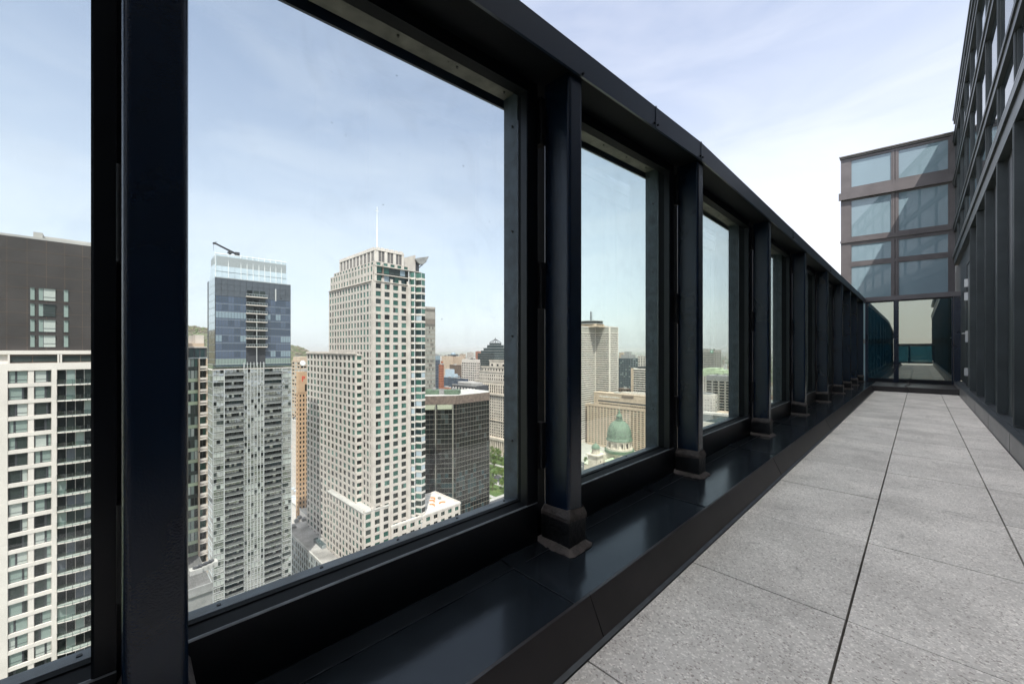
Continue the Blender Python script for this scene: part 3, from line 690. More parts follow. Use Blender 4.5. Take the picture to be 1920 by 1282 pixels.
        for k in range(0, nn + 1, 2): m3.box(poly[k].x - 0.05, poly[k].x + 0.03, poly[k].y - .03, poly[k].y + .03, zb - 0.02 - .08, zb + 1.24)
        m3.build('rail_post', M['darkmetal'], o)
    b.done(100)
M['railgl'] = thin_glass('balcony_glass', (0.72, 0.78, 0.78), 1.0, specks=False)
tower_left()
# ---- green glass apartment block behind the near post
b = Bld('green_glass_apartments', 'green glass apartment block with stacked cream balconies, just right of the nearest post', 330, 100, W=24, ur=388)
top = b.h(652, b.depth((0, b.D))); E = b.E
b.box(-24, 0, 0, b.D, 0, top, 'darkmetal'); b.box(-24, 0.25, 0, b.D, top, top + 0.35, 'cream'); b.box(-23, -0.6, 0.6, b.D - .5, top + .35, top + 1.2, 'tan')
b.box(-14, -2.5, b.aE(366, -2.5), b.D - .3, top + 1.2, b.h(628, b.depth((-2.5, b.D))), 'cream')
z1 = top - 2.8; am = b.aE(371); n = 31; p = 3.0
b.fbox(E, 0, b.D, z1, z1 + .3, 0, .5, 'frameg')
for k in range(5): b.win(E, .3 + k * (b.D - .5) / 5, (k + 1) * (b.D - .5) / 5, z1 + .35, top - .3, 'g_teal')
for r in range(n):
    z = z1 - (r + 1) * p
    c = 6; cw = am / c
    for k in range(c): b.win(E, k * cw + .08, (k + 1) * cw - .08, z + .9, z + p - .1, random.choice(['g_green', 'g_pale', 'g_pale', 'g_mid', 'g_dark', 'g_blind']))
    b.fbox(E, 0, am, z, z + .85, 0, .12, random.choice(['copperl', 'g_mid', 'copperl']))
    for k in range(2): b.win(E, am + .3 + k * (b.D - am - .4) / 2, am + .2 + (k + 1) * (b.D - am - .4) / 2, z + .3, z + p - .2, random.choice(['g_dark', 'g_dark', 'g_mid', 'g_green']))
    m_ = MB(); b.fbox(E, am + .3, b.D - .1, z - .1, z + .12, 0.1, 1.4, 'cream', m_, 0); b.fbox(E, am + .3, b.D - .1, z + .5, z + 1.1, 1.33, 1.4, 'cream', m_, 0); b.part(m_, 'balcony', M['cream'])
for a in (am, b.D - .25): b.fbox(E, a, a + .28, z1 - n * p, z1, 0, 1.0, 'tan')
b.done(100)
# podium roof below it
b = Bld('podium_building', 'low podium with grey roof and rooftop units at the foot of the green glass apartments', 372, 88, W=55, ur=399)
zr = b.h(1096, b.depth((0, b.D))); b.box(-55, 0, -4, b.D, 0, zr, 'mech'); b.box(-55, 0, -4.4, -4, zr - 1, zr + .8, 'mech'); b.box(0, .4, -4.4, b.D, zr - 1, zr + .8, 'mech'); b.box(-55, -.1, -3.9, b.D - .1, zr + .001, zr + .1, 'asph2')
b.done()
for k in range(4):
    q = Bld('rooftop_unit', ['boxy grey air handling unit nearest the post on the podium roof', 'second grey air handler on the podium roof', 'third grey air handler on the podium roof', 'grey air handler on the podium roof farthest from the post'][k], 356 + 10 * k, 93 + k, W=2, D=2, cat='rooftop unit', group='air handlers on the podium roof', z0=ZG + zr)
    q.box(-2, 0, 0, 2.4, 0, 1.2, 'roofl'); q.wb.cyl((-1, 1.2, 1.2), .6, .3, 'z', 12, q.mi('darkmetal')); q.done()
# ---- glass tower with the roof crane
def glass_tower():
    Z = 170; b = Bld('glass_tower', 'tall blue glass tower with a pale glazed crown, recessed balconies and mirrored lower floors', 403, Z, ul=389, ur=545)
    W, D = b.W, b.D
    S = Fc((-W, 0), (1, 0), W); E = b.E
    hm = b.h(688); ht = b.h(520); aE = b.aE
    # upper dark part
    b.box(-W, 0, 0, D, hm, ht, 'darkmetal')
    z2 = b.h(553.5); zf = (z2 - hm) / 10.0
    # dark flat panels above
    nc = 13
    for r in range(3):
        za = z2 + (ht - z2) * r / 3
        for c in range(nc): b.win(E, c * D / nc + .05, (c + 1) * D / nc - .05, za + .05, za + (ht - z2) / 3 - .05, 'g_slate', .05)
    b.fbox(E, 0, D, ht - .0, ht + .35, -.3, .15, 'frameg')
    a0 = aE(515.5); b.fbox(E, a0, a0 + .5, b.h(556), b.h(531), 0.06, .3, 'lightframe')
    q0, q1 = aE(461.5), aE(497.5)
    # storeys of 7 levels between y=553 and 688
    nf = 9; p = (z2 - hm) / nf
    for r in range(nf):
        z = hm + r * p; pale = r in (1, 3, 6)
        for (s0, s1, n) in ((0.2, q0, 5), (q1, D - .1, 5)):
            for c in range(n):
                w_ = (s1 - s0) / n; x0 = s0 + c * w_
                m = 'g_navy2' if random.random() < .45 else 'g_navy'
                if pale and random.random() < .6 and not (s0 < 1 and r == 1): m = 'g_navy3'
                if r == 0: m = 'g_pale'
                for h_ in range(2): b.win(E, x0 + .06 + h_ * w_ / 2, x0 + (h_ + 1) * w_ / 2 - .06, z + .75, z + p - .08, m, .05)
                b.win(E, x0 + .06, x0 + w_ - .06, z + .06, z + .66, 'g_navy2', .05)
        b.fbox(E, 0, D, z - .05, z + .05, 0, .1, 'frameg')
    # recessed balcony slot
    b.fbox(E, q0, q1, hm, z2 + .8, .055, .12, 'darkmetal')
    for v in (556.5 + k * 15.5 for k in range(7)):
        zz = b.h(v, b.depth((1, (q0 + q1) / 2))); m_ = MB(); b.fbox(E, q0 - .2, q1 + .5, zz - .35, zz, .12, 1.7, 0, m_, 0)
        o = b.part(m_, 'balcony', M['white']); m2 = MB()
        b.fbox(E, q0 - .2, q1 + .5, zz + .95, zz + 1.1, 1.6, 1.7, 0, m2, 0)
        for k in range(9): a = q0 - .2 + k * (q1 - q0 + .6) / 8; b.fbox(E, a, a + .09, zz, zz + .95, 1.6, 1.7, 0, m2, 0)
        m2.build('balcony_rail', M['frameg'], o)
        m3 = MB(); b.fbox(E, q0 - .1, q1 + .4, zz + .05, zz + .93, 1.63, 1.66, 0, m3, 0); m3.build('balcony_glass', M['railgl'], o)
        for k in range(3): b.win(E, q0 + .3 + k * (q1 - q0) / 3, q0 + (k + 1) * (q1 - q0) / 3 - .1, zz + .2, zz + 2.8, random.choice(['g_dark', 'g_dark', 'g_mid']), .16)
    b.fbox(E, (q0 + q1) / 2 - .12, (q0 + q1) / 2 + .12, hm, b.h(580, 176), 1.35, 1.59, 'lightframe')
    # side face
    for r in range(12):
        z = hm + r * (ht - hm) / 12
        for c in range(4): b.win(S, W - (c + 1) * W / 5 + .1, W - c * W / 5 - .1, z + .1, z + (ht - hm) / 12 - .1, 'g_sky' if r > 4 else 'g_bronze2', .05)
        b.fbox(S, 0, W, z - .05, z + .06, 0, .12, 'frameg')
    # crown
    zc = b.h(474, 170); c0 = Fc((-1.0, aE(396.5, -1)), (0, 1), 1)
    ya, yb = max(.4, aE(398, -1.2)), aE(538, -1.2); x0 = -W + 3
    zl, zr = b.h(474, b.depth((-1.2, ya))), b.h(491.5, b.depth((-1.2, yb)))
    b.box(-W + 3, -1.5, ya + .4, yb - .3, ht, min(zl, zr) - 1.0, 'frameg')
    nc = 12; nr = 4; m_ = MB(); 
    for c in range(nc):
        f0, f1 = c / nc, (c + 1) / nc; y0_, y1_ = ya + (yb - ya) * f0, ya + (yb - ya) * f1; t0, t1 = zl + (zr - zl) * f0, zl + (zr - zl) * f1
        for r in range(nr):
            g0, g1 = r / nr, (r + 1) / nr; e = .05
            vs = []
            for (yy, tt, s_) in ((y0_ + e, t0, 1), (y1_ - e, t1, 1)):
                for g_ in (g0, g1): vs.append((-1.2 - .7 * g_ + .05, yy, ht + .4 + (tt - ht - .4) * (g_ + (0.012 if g_ == g0 else -0.012))))
            pm = MB(); v4 = [vs[0], vs[2], vs[3], vs[1]]; pm.add(v4 + [(x - .12, y, z) for x, y, z in v4], [(0, 1, 2, 3), (7, 6, 5, 4), (0, 4, 5, 1), (1, 5, 6, 2), (2, 6, 7, 3), (3, 7, 4, 0)])
            b.part(pm, 'crown_panel', M['g_crown'])
        if c % 2 == 0 or c > 3: m_.bar((-1.1, y0_, ht + .3), (-1.8, y0_, t0 + .4), .13, 4)
    m_.bar((-1.95, ya, zl), (-1.95, yb, zr), .15, 4)
    for k in range(6): m_.bar((-2 - k * (W - 6) / 5, ya, ht), (-2 - k * (W - 6) / 5, ya + .9, zl), .12, 4)
    m_.bar((-1.95, ya + .9, zl), (-W + 3, ya + .9, zl), .15, 4)
    b.part(m_, 'crown_frame', M['whitep'])
    pm = MB(); pm.add([(-1.5, ya - .1, ht + .3), (-W + 3, ya - .1, ht + .3), (-W + 3, ya + .7, zl - .3), (-1.95, ya + .7, zl - .3)], [(0, 1, 2, 3)]); b.part(pm, 'crown_side', M['g_crown'])
    # lower mirrored part, standing proud
    l0 = aE(398.8, 1.4) ; E_ = Fc((1.4, l0), (0, 1), aE(546.5, 1.4) - l0); S_ = Fc((-W - .5, l0), (1, 0), W + 1.9)
    hl = b.h(692.5, b.depth((1.4, l0)))
    b.box(-W - .5, 1.4, l0, l0 + E_.L, 0, hl, 'darkmetal')
    # terrace rail
    z = hl
    gr = MB()
    b.fbox(E_, 0, E_.L, z, z + 2.0, -.12, -.05, 0, gr, 0); b.fbox(S_, 0, S_.L, z, z + 2.0, -.12, -.05, 0, gr, 0); b.part(gr, 'terrace_rail', M['railgl'])
    b.fbox(E_, 0, E_.L, z + 2.0, z + 2.12, -.15, 0, 'lightframe'); b.fbox(S_, 0, S_.L, z + 2.0, z + 2.12, -.15, 0, 'lightframe')
    b.fbox(E_, 0, E_.L, z - .3, z + .05, 0, .5, 'white'); b.fbox(S_, 0, S_.L, z - .3, z + .05, 0, .5, 'white')
    p = 2.75; n = 42; L_ = E_.L; a_ = lambda u: aE(u, 1.4) - l0
    ks = [0, a_(420), a_(457), a_(494), a_(528), L_]
    for r in range(n):
        zz = hl - (r + 1) * p
        for bi in range(5):
            s0, s1 = ks[bi], ks[bi + 1]; nn = (3, 8, 6, 6, 3)[bi]; w_ = (s1 - s0) / nn
            balc = bi in (1, 3)
            rowm = random.choice(['g_dark', 'g_mirror', 'g_teal', 'g_mirror']) if balc else random.choice(['g_mirror', 'g_mirror2', 'g_blind', 'g_mirror2'])
            for c in range(nn):
                m = rowm if random.random() < .7 else random.choice(['g_mirror', 'g_dark', 'g_mirror2', 'g_mid'])
                x0 = s0 + c * w_
                b.win(E_, x0 + .06, x0 + w_ - .06, zz + (1.2 if balc else .9), zz + p - .18, m, .05)
            if balc:
                m_ = MB(); b.fbox(E_, s0 + .2, s1 - .1, zz - .02, zz + .16, .1, 1.25, 0, m_, 0)
                m2 = MB(); b.fbox(E_, s0 + .2, s1 - .1, zz + .17, zz + 1.15, 1.17, 1.22, 0, m2, 0)
                if r < 40: o = b.part(m_, 'balcony', M['lightframe']); m2.build('balcony_glass', M['g_balc'], o)
            else:
                b.win(E_, s0 + .08, s1 - .08, zz + .05, zz + .8, 'g_mirror', .05)
                b.fbox(E_, s0, s1, zz + .78, zz + .9, 0, .16, 'lightframe')
            b.fbox(E_, s0, s1, zz - .1, zz + .04, 0, .2, 'lightframe')
        for c in range(5): b.win(S_, S_.L - (c + 1) * 4.4 + .1, S_.L - c * 4.4 - .1, zz + .15, zz + p - .1, random.choice(['g_mirror', 'g_mirror', 'g_mid']), .05)
        b.fbox(S_, 0, S_.L, zz - .1, zz + .06, 0, .2, 'frameg')
    for k, a in enumerate(ks[1:-1]): b.fbox(E_, a - .14, a + .14, 0, hl + (2.8 if k in (1, 2) else 0), .2, .75, 'lightframe')
    for k in range(1, 6): a = ks[2] + k * (ks[3] - ks[2]) / 6; b.fbox(E_, a - .1, a + .1, 0, hl + 2.8, .2, .6, 'lightframe')
    b.fbox(E_, 0, .2, 0, hl, .0, .3, 'lightframe'); b.fbox(E_, L_ - .3, L_, 0, hl, 0, .3, 'lightframe')
    b.done(100)
    return b, ht
cm('g_navy3', (0.22, 0.28, 0.32), rough=0.2, spec=0.8)
cm('g_bronze2', (0.10, 0.075, 0.05), rough=0.2, spec=0.7)
cm('g_crown', (0.50, 0.57, 0.61), rough=0.25, spec=0.8, var=0.06, scale=0.3)
cm('g_balc', (0.19, 0.195, 0.195), rough=0.08, metal=0.5, spec=0.9, wave=1)
B2, ht2 = glass_tower()
# roof crane on it
px, py = B2.wxy((-4, B2.aE(431, -4)))
zc = B2.h(474, 172) + ZG
c = empty('roof_crane', (px, py, zc), PHI, label='dark lattice maintenance crane leaning left on the pale crown of the blue glass tower', cat='crane')
m = MB(); m.cyl((0, 0, -4), .45, 5.4, 'z', 10); m.box(-.8, .8, -.8, .8, 1.0, 1.6); m.build('mast', M['darkmetal'], c)
m = MB()
d0, d1 = Vector((0, 1.9, 1.0)), Vector((0, -5.2, 4.2))
for dx in (-.35, .35):
    for dz in (0, .6): m.bar(d0 + Vector((dx, 0, dz)), d1 + Vector((dx, 0, dz * .5)), .12, 5)
for k in range(9):
    t0, t1 = k / 9, (k + 1) / 9; a = d0.lerp(d1, t0); b_ = d0.lerp(d1, t1)
    for dx in (-.35, .35): m.bar(a + Vector((dx, 0, 0)), b_ + Vector((dx, 0, .6)), .08, 4); m.bar(a + Vector((dx, 0, .6)), b_ + Vector((dx, 0, 0)), .08, 4)
m.build('jib', M['darkmetal'], c)
m = MB(); m.box(-.7, .7, 1.9, 3.6, .4, 1.9); m.build('counterweight', M['darkmetal'], c)
m = MB(); m.box(-.3, .3, -6.2, -4.9, 4.0, 4.7); m.bar((0, -5.9, 4), (0, -5.9, 1.2), .05, 4); m.bar((0, -6, 4.7), (0, -4.6, 5.2), .1, 4); m.build('jib_head', M['darkmetal'], c)
# ---- central stone tower
def stone_tower():
    Z = 190; b = Bld('stone_tower', 'tall cream stone tower with green windows, stepped crown, white mast and curved roof wing', 700, Z, ul=618, ur=764)
    W = b.W; D0 = b.D; aE = b.aE
    DT = aE(789, 0); D = D0
    hT = b.h(495); hs = b.h(527)
    E = b.E; S = Fc((-W, 0), (1, 0), W)
    G = [('g_green', 5), ('g_green2', 3), ('g_dark', 1), ('g_mid', 2)]; GL = [('g_dark', 4), ('g_mid', 3), ('g_green', 3), ('g_green2', 1)]
    b.box(-W, 0, 0, DT, 0, hs, 'darkmetal'); b.box(-W, -1.2, .8, DT, hs, hT, 'darkmetal')
    p = 3.72; nr = int(hs / p); zb = hs - nr * p
    n1 = 21
    b.grid(E, hs - n1 * p, hs - .2, n1, 0.0, D, 4, 'cream', G, wf=.62, hf=.64, sill=.18, pier=.6, span=.3, split=2)
    b.grid(E, hs - (nr) * p, hs - n1 * p, nr - n1, 0.0, D, 4, 'cream', GL, wf=.62, hf=.64, sill=.18, pier=.6, span=.3, split=2)
    nw = 15
    b.grid(S, hs - 9 * p, hs - .2, 9, 0, W, nw, 'cream', [('g_green2', 3), ('g_green', 4), ('g_mid', 2)], wf=.60, hf=.68, sill=.16, pier=.35, span=.3, split=2)
    b.grid(S, hs - nr * p, hs - 9 * p, nr - 9, 0, W, nw, 'cream', GL, wf=.60, hf=.68, sill=.16, pier=.35, span=.3, split=2)
    b.fbox(E, -.6, .9, 0, hs - .1, .05, .72, 'cream'); b.fbox(S, W - 1.2, W + .0, 0, hs, .1, .74, 'cream')
    # ledge and merlons at the set back
    b.fbox(S, 0, W, hs, hs + .35, -1.2, .9, 'cream2'); b.fbox(E, 0, D, hs, hs + .35, -1.2, .9, 'cream2')
    for k in range(5): a = k * D / 4; b.fbox(E, max(0, a - .6), min(D, a + .6), hs + .36, hs + 1.9, .2, .8, 'cream')
    # two storeys above
    S2 = Fc((-W, .8), (1, 0), W - 1.2); E2_ = Fc((-1.2, .8), (0, 1), DT - .8)
    b.grid(S2, hs + .4, hT, 2, 0, W - 1.2, nw, 'cream', [('g_green2', 3), ('g_green', 4)], wf=.52, hf=.6, pier=.4, span=.3, split=2)
    hh = (hT - hs) / 2
    for r in range(2):
        z = hs + .4 + r * hh; b.fbox(E2_, 0, DT - .8, z + hh - .9, z + hh - .5, .0, 1.3, 'cream2')
        for c in range(7):
            w_ = (DT - .8 - 5) / 7; b.win(E2_, 5 + c * w_ + .1, 5 + (c + 1) * w_ - .1, z + .1, z + hh - 1, random.choice(['g_navy3', 'g_teal', 'g_green', 'g_mid']), .4)
        b.win(E2_, 1.3, 3.9, z + .3, z + hh - 1, 'g_green', .4)
        b.fbox(E2_, 0, 1.0, z, z + hh, .1, 1.1, 'cream'); b.fbox(E2_, 4.1, 4.9, z, z + hh, .1, .8, 'bronze')
    # attic row
    hA = hT + 2.1
    b.box(-W + 3.0, -2.0, 1.6, DT - 6, hT, hA, 'darkmetal')
    S3 = Fc((-W + 3.0, 1.6), (1, 0), W - 5.0); E3 = Fc((-2.0, 1.6), (0, 1), DT - 7.6)
    b.grid(S3, hT, hA, 1, 0, W - 5, 13, 'cream', [('g_green2', 1), ('g_green', 1)], wf=.55, hf=.7, sill=.1, pier=.4, span=.3)
    b.grid(E3, hT, hA, 1, 0, E3.L, 5, 'cream', [('g_green2', 1), ('g_green', 1)], wf=.6, hf=.7, sill=.1, pier=.4, span=.3)
    # crown with louvres
    uc = 707; xc = -4.0; yc = b.depth; hC = b.h(464.5, b.depth((xc, 3.2))); C0 = b.h(490, b.depth((xc, 3.2)))
    wl = b.aS(637.5, 3.2) + xc; cl = b.aE(757, xc) - 3.2
    b.box(xc - wl, xc, 3.2, 3.2 + cl, hT, hC, 'cream2')
    S4 = Fc((xc - wl, 3.2), (1, 0), wl); E4 = Fc((xc, 3.2), (0, 1), cl)
    for f, n in ((S4, 10), (E4, 3)):
        cw = (f.L - 1.2) / n
        for k in range(n):
            m_ = MB(); b.fbox(f, .6 + k * cw + cw * .17, .6 + (k + 1) * cw - cw * .17, hA + .1, hC - 1.2, .0, .12, 0, m_, 0); b.part(m_, 'louvre', M['louvre'])
            b.fbox(f, .6 + (k + .47) * cw, .6 + (k + .53) * cw, hA + .1, hC - 1.2, .12, .2, 'cream2')
        for k in range(n + 1): a = .6 + k * cw; b.fbox(f, max(0, a - cw * .16), min(f.L, a + cw * .16), hT, hC - 1.0, 0, .35, 'white')
        b.fbox(f, 0, f.L, hC - 1.2, hC - .7, .0, .5, 'white')
        for k in range(n * 2): a = .2 + k * (f.L - .4) / (2 * n); b.fbox(f, a, a + (f.L / (2 * n)) * .72, hC - .69, hC + .5, .1, .45, 'white')
    # slab wall and curved wing
    y0_, y1_ = b.aE(757, -5.2), b.aE(779, -5.2)
    hW = b.h(478, b.depth((-5.2, y1_))); m_ = MB(); m_.hexa(-7.5, -5.2, y0_, y1_, hT - 3, b.h(483.5, b.depth((-5.2, y0_))), hT - 3, hW); b.part(m_, 'fin_wall', M['cream2'])
    m_ = MB(); k0 = y1_ - .5; n = 10; up = []; lo = []; LW = b.aE(803, -4.5) - k0
    for k in range(n + 1):
        t = k / n; up.append((k0 + LW * t, hW - 2.2 + 2.4 * t ** .8)); lo.append((k0 + LW * t, hW - 2.9 + 2.9 * t ** 2.0 - (2.6 * math.sin(math.pi * t) if t < 1 else 0)))
    poly = up + lo[::-1]; vs = [(-4.0, y_, z_) for y_, z_ in poly] + [(-9.5, y_, z_) for y_, z_ in poly]; q = len(poly)
    m_.add(vs, [(i, (i + 1) % q, q + (i + 1) % q, q + i) for i in range(q)] + [(i, i + 1, q - 2 - i, q - 1 - i) for i in range(n)] + [(q + q - 1 - i, q + q - 2 - i, q + i + 1, q + i) for i in range(n)])
    b.part(m_, 'curved_wing', M['mech'])
    m_ = MB(); m_.box(-7, -5, k0 + .8, k0 + 2.6, hT - 2, hW - 2.5); m_.bar((-6, k0 + 2.5, hW - 7), (-6, k0 + 8, hW - 2), .25); b.part(m_, 'wing_strut', M['darkmetal'])
    # zigzag glass bays at the right end
    m0 = D; step = (DT - D) / 3; z = hs + hh * 2 - 2
    zr = list(range(int((hs + 2 * hh) / p)))
    pts = [(0.9, D + .4), (-.6, D + step * .7), (1.6, D + step * 1.3), (-.2, D + step * 1.9), (2.6, D + step * 2.5), (1.8, DT + 1.5), (-6, DT + 1.5)]
    zt2 = hT - 1.0; nb = int((zt2 - 34) / p); b.fbox(E, D - .3, D + 1.3, 30, hs, .72, 1.0, 'cream'); b.fbox(E, D + .01, D + 1.3, 30, hs, 0, .72, 'cream')
    for i in range(len(pts) - 2):
        a_, c_ = Vector(pts[i]), Vector(pts[i + 1]); f = Fc(a_, c_ - a_, (c_ - a_).length)
        for r in range(nb):
            zz = zt2 - (r + 1) * p
            b.win(f, .12, f.L - .12, zz + 1.1, zz + p - .25, random.choice(['g_green', 'g_green2', 'g_teal', 'g_dark', 'g_mid', 'g_sky']), -.05)
            b.fbox(f, -.05, f.L + .05, zz - .05, zz + 1.0, -.35, .12, 'white' if r % 1 == 0 else 'cream'); b.fbox(f, 0, f.L, zz + p - .25, zz + p - .05, -.4, .02, 'copper')
        b.fbox(f, 0, .14, zt2 - nb * p, zt2, -.4, .05, 'lightframe')
    b.wb.prism([(-3, D + .1)] + [(x - .5, y) for x, y in pts[:-1]] + [pts[-1]] , zt2 - nb * p, zt2, b.mi('darkmetal'))
    # left wing (lower) with green bay
    x1 = -b.aS(678.5, 0); d = 5.0
    p1 = b.wxy((x1, -30)); 
    # depth of the projection: near corner seen at 668
    t = hit(b.wxy((x1, 0)), -b.e1, 668); d = t
    hw = b.h(664, b.depth((x1, -d))); wl = hit(b.wxy((x1, -d)), b.e2, 576.5)
    b.box(x1 - wl, x1, -d, 2, 0, hw, 'darkmetal')
    S5 = Fc((x1 - wl, -d), (1, 0), wl); E5 = Fc((x1, -d), (0, 1), d)
    nr2 = int(hw / 3.72)
    b.grid(S5, hw - nr2 * 3.72, hw, nr2, 0, wl, 13, 'cream', GL, wf=.60, hf=.68, sill=.16, pier=.35, span=.3, split=2)
    b.grid(E5, hw - nr2 * 3.72, hw, nr2, 0, d, 1, 'white', [('g_green', 3), ('g_green2', 2), ('g_dark', 2)], wf=.8, hf=.55, sill=.25, pier=.2, span=.5, split=2)
    b.fbox(S5, -.3, wl + .3, hw, hw + .5, -1.0, .9, 'cream2')
    for k in range(27): a = k * wl / 27; b.fbox(S5, a, a + wl / 54, hw + .5, hw + 1.1, -.2, .8, 'cream')
    # base block
    xb = 1.2; t = hit(b.wxy((xb, 0)), -b.e1, 681); Zb = b.depth((xb, -t)); hb = b.h(963, Zb); wb_ = hit(b.wxy((xb, -t)), b.e2, 613.5); ye = b.aE(731, xb)
    b.box(xb - wb_, xb, -t, ye, 0, hb, 'darkmetal'); b.box(xb - wb_, xb + .5, -t - .5, ye, hb, hb + .5, 'roofl')
    S6 = Fc((xb - wb_, -t), (1, 0), wb_); E6 = Fc((xb, -t), (0, 1), ye + t); n6 = int(hb / p)
    b.grid(S6, hb - n6 * p, hb, n6, 0, wb_, 11, 'cream', GL, wf=.60, hf=.68, sill=.16, pier=.35, span=.3, split=2)
    b.grid(E6, hb - n6 * p, hb, n6, 0, E6.L, 3, 'cream', GL, wf=.6, hf=.64, sill=.15, pier=.6, span=.3, split=2)
    for k in range(4): a = k * E6.L / 3; b.fbox(E6, max(0, a - .5), min(E6.L, a + .5), hb + .5, hb + 1.6, -.4, .5, 'cream')
    b.done(100)
    # mast
    mm = b.wxy((xc - .8, 4.4))
    m = MB(); zz0 = hC + ZG; tip = zat(388, camc(mm)[1]); H = tip - zz0
    m.cyl((0, 0, 0), .42, H * .45, 'z', 10, 0, .34); m.cyl((0, 0, H * .45), .30, H * .35, 'z', 8, 0, .2); m.cyl((0, 0, H * .8), .16, H * .2, 'z', 8)
    m.bar((-1.0, 0, H * .93), (1.0, 0, H * .93), .1); m.bar((0, -1, H * .9), (0, 1, H * .9), .1)
    o = m.build('mast', M['whitep'], b.root); o.location = (xc - .8, 4.4, hC)
    return b
B3 = stone_tower()
# ---- annex with the roof terrace
b = Bld('terrace_annex', 'low cream annex with white roof terrace and orange benches beside the stone tower', 862, camc(B3.wxy((2.2, B3.aE(862, 2.2))))[1], W=30, D=2, ul=815)
# its right (far) end seen at 862; the long face runs towards the camera from there
L_ = -hit(b.P, b.e1, 733); hr = b.h(943.6)
b.box(-b.W, 0, -L_, 0, 0, hr, 'cream'); b.box(-b.W, 0.5, -L_, .5, hr, hr + .25, 'roofw')
for bx in ((-.35, .5, -L_, .5), (-b.W, .5, .1, .5), (-b.W, -b.W + .5, -L_, .5)): b.box(bx[0], bx[1], bx[2], bx[3], hr + .25, hr + 1.0, 'white')
f = Fc((0, -L_), (0, 1), L_); nn = int(hr / 3.9)
b.grid(f, hr - nn * 3.9, hr, nn, 0, L_, 9, 'cream', [('g_dark', 3), ('g_green', 3), ('g_mid', 2)], wf=.55, hf=.55, sill=.2, pier=.5, span=.3, split=2)
b.done(100); BA = b; hra = hr
mB = {}
k = 0
wh = ['nearest the glass tower corner', 'beside the grey units', 'in the middle of the roof', 'next to the parapet', 'at the tower wall', 'toward the far corner', 'at the back edge', 'by the planter']
for (fx, fy, r_) in ((.35, -.30, .2), (.55, -.22, .2), (.70, -.34, 1.4), (.30, -.16, 1.5), (.5, -.52, .4), (.68, -.16, .1)):
    q = b.wxy((-b.W * fx, L_ * fy)); m = MB(); pts = []
    n = 8
    for i in range(n + 1): t = i / n; pts.append((3.2 * t - 1.6, 1.1 * math.sin(math.pi * t)))
    poly = [(x, y) for x, y in pts] + [(x * .72, y * .72 - .25) for x, y in pts[::-1]]
    m.prism(poly[::-1], .0, .5); o = m.build('bench', M['orangep'], label='curved orange bench %s on the white roof terrace' % wh[k], cat='bench', group='orange benches on the roof terrace')
    o.location = (q.x, q.y, ZG + hra + .26); o.rotation_euler = (0, 0, r_); o.scale = (1.35, 1.35, 1); k += 1
for (k, (fx, fy)) in enumerate(((.3, -.42), (.75, -.5), (.8, -.25), (.55, -.1))):
    q = b.wxy((-b.W * fx, L_ * fy)); m = MB(); m.box(-.9, .9, -.7, .7, 0, 1.1); m.cyl((0, 0, 1.1), .5, .25, 'z', 10)
    o = m.build('rooftop_unit', M['mech'], label='grey roof unit %s of the white roof terrace' % ['near the front edge', 'at the tower side', 'in the back corner', 'by the far parapet'][k], cat='rooftop unit', group='units on the roof terrace'); o.location = (q.x, q.y, ZG + hra + .26)
# ---- office slab behind (louvred top, grey grid)
b = Bld('grid_office_tower', 'slim grey brown office tower with dark vent bands, half hidden behind the stone tower', 772, 322, W=26, ur=815.7)
ht = b.h(572); b.box(-26, 0, 0, b.D, 0, ht, 'bronze'); E = b.E
def HV(v): return b.h(v, b.depth((0, b.D * .8)))
for v0, v1, m in ((579.5, 584, 'g_dark'), (607.5, 611.5, 'g_dark')):
    for k in range(14): b.win(E, k * b.D / 14 + .2, (k + 1) * b.D / 14 - .2, HV(v1), HV(v0), m, .05)
b.fbox(E, 0, b.D, HV(579), ht, 0, .25, 'cream2'); b.fbox(E, 0, b.D, HV(598), HV(584.5), 0, .25, 'louvre2'); b.fbox(E, 0, b.D, HV(607), HV(599), 0, .2, 'bronze')
for k in range(29): a = k * (b.D - .2) / 28; b.fbox(E, a, a + .16, 20, ht, .05, .5, 'louvre2')
z = HV(612); p = 3.5
while z > 30:
    z -= p
    rr = random.random()
    for k in range(14): b.win(E, k * b.D / 14 + .2, (k + 1) * b.D / 14 - .1, z + 1.1, z + p - .3, random.choice(['g_blind', 'g_blind', 'g_pale', 'g_dark' if rr < .4 else 'g_blind', 'g_mid']), .05)
    b.fbox(E, 0, b.D, z, z + 1.0, 0, .14, 'louvre2')
b.done(100)
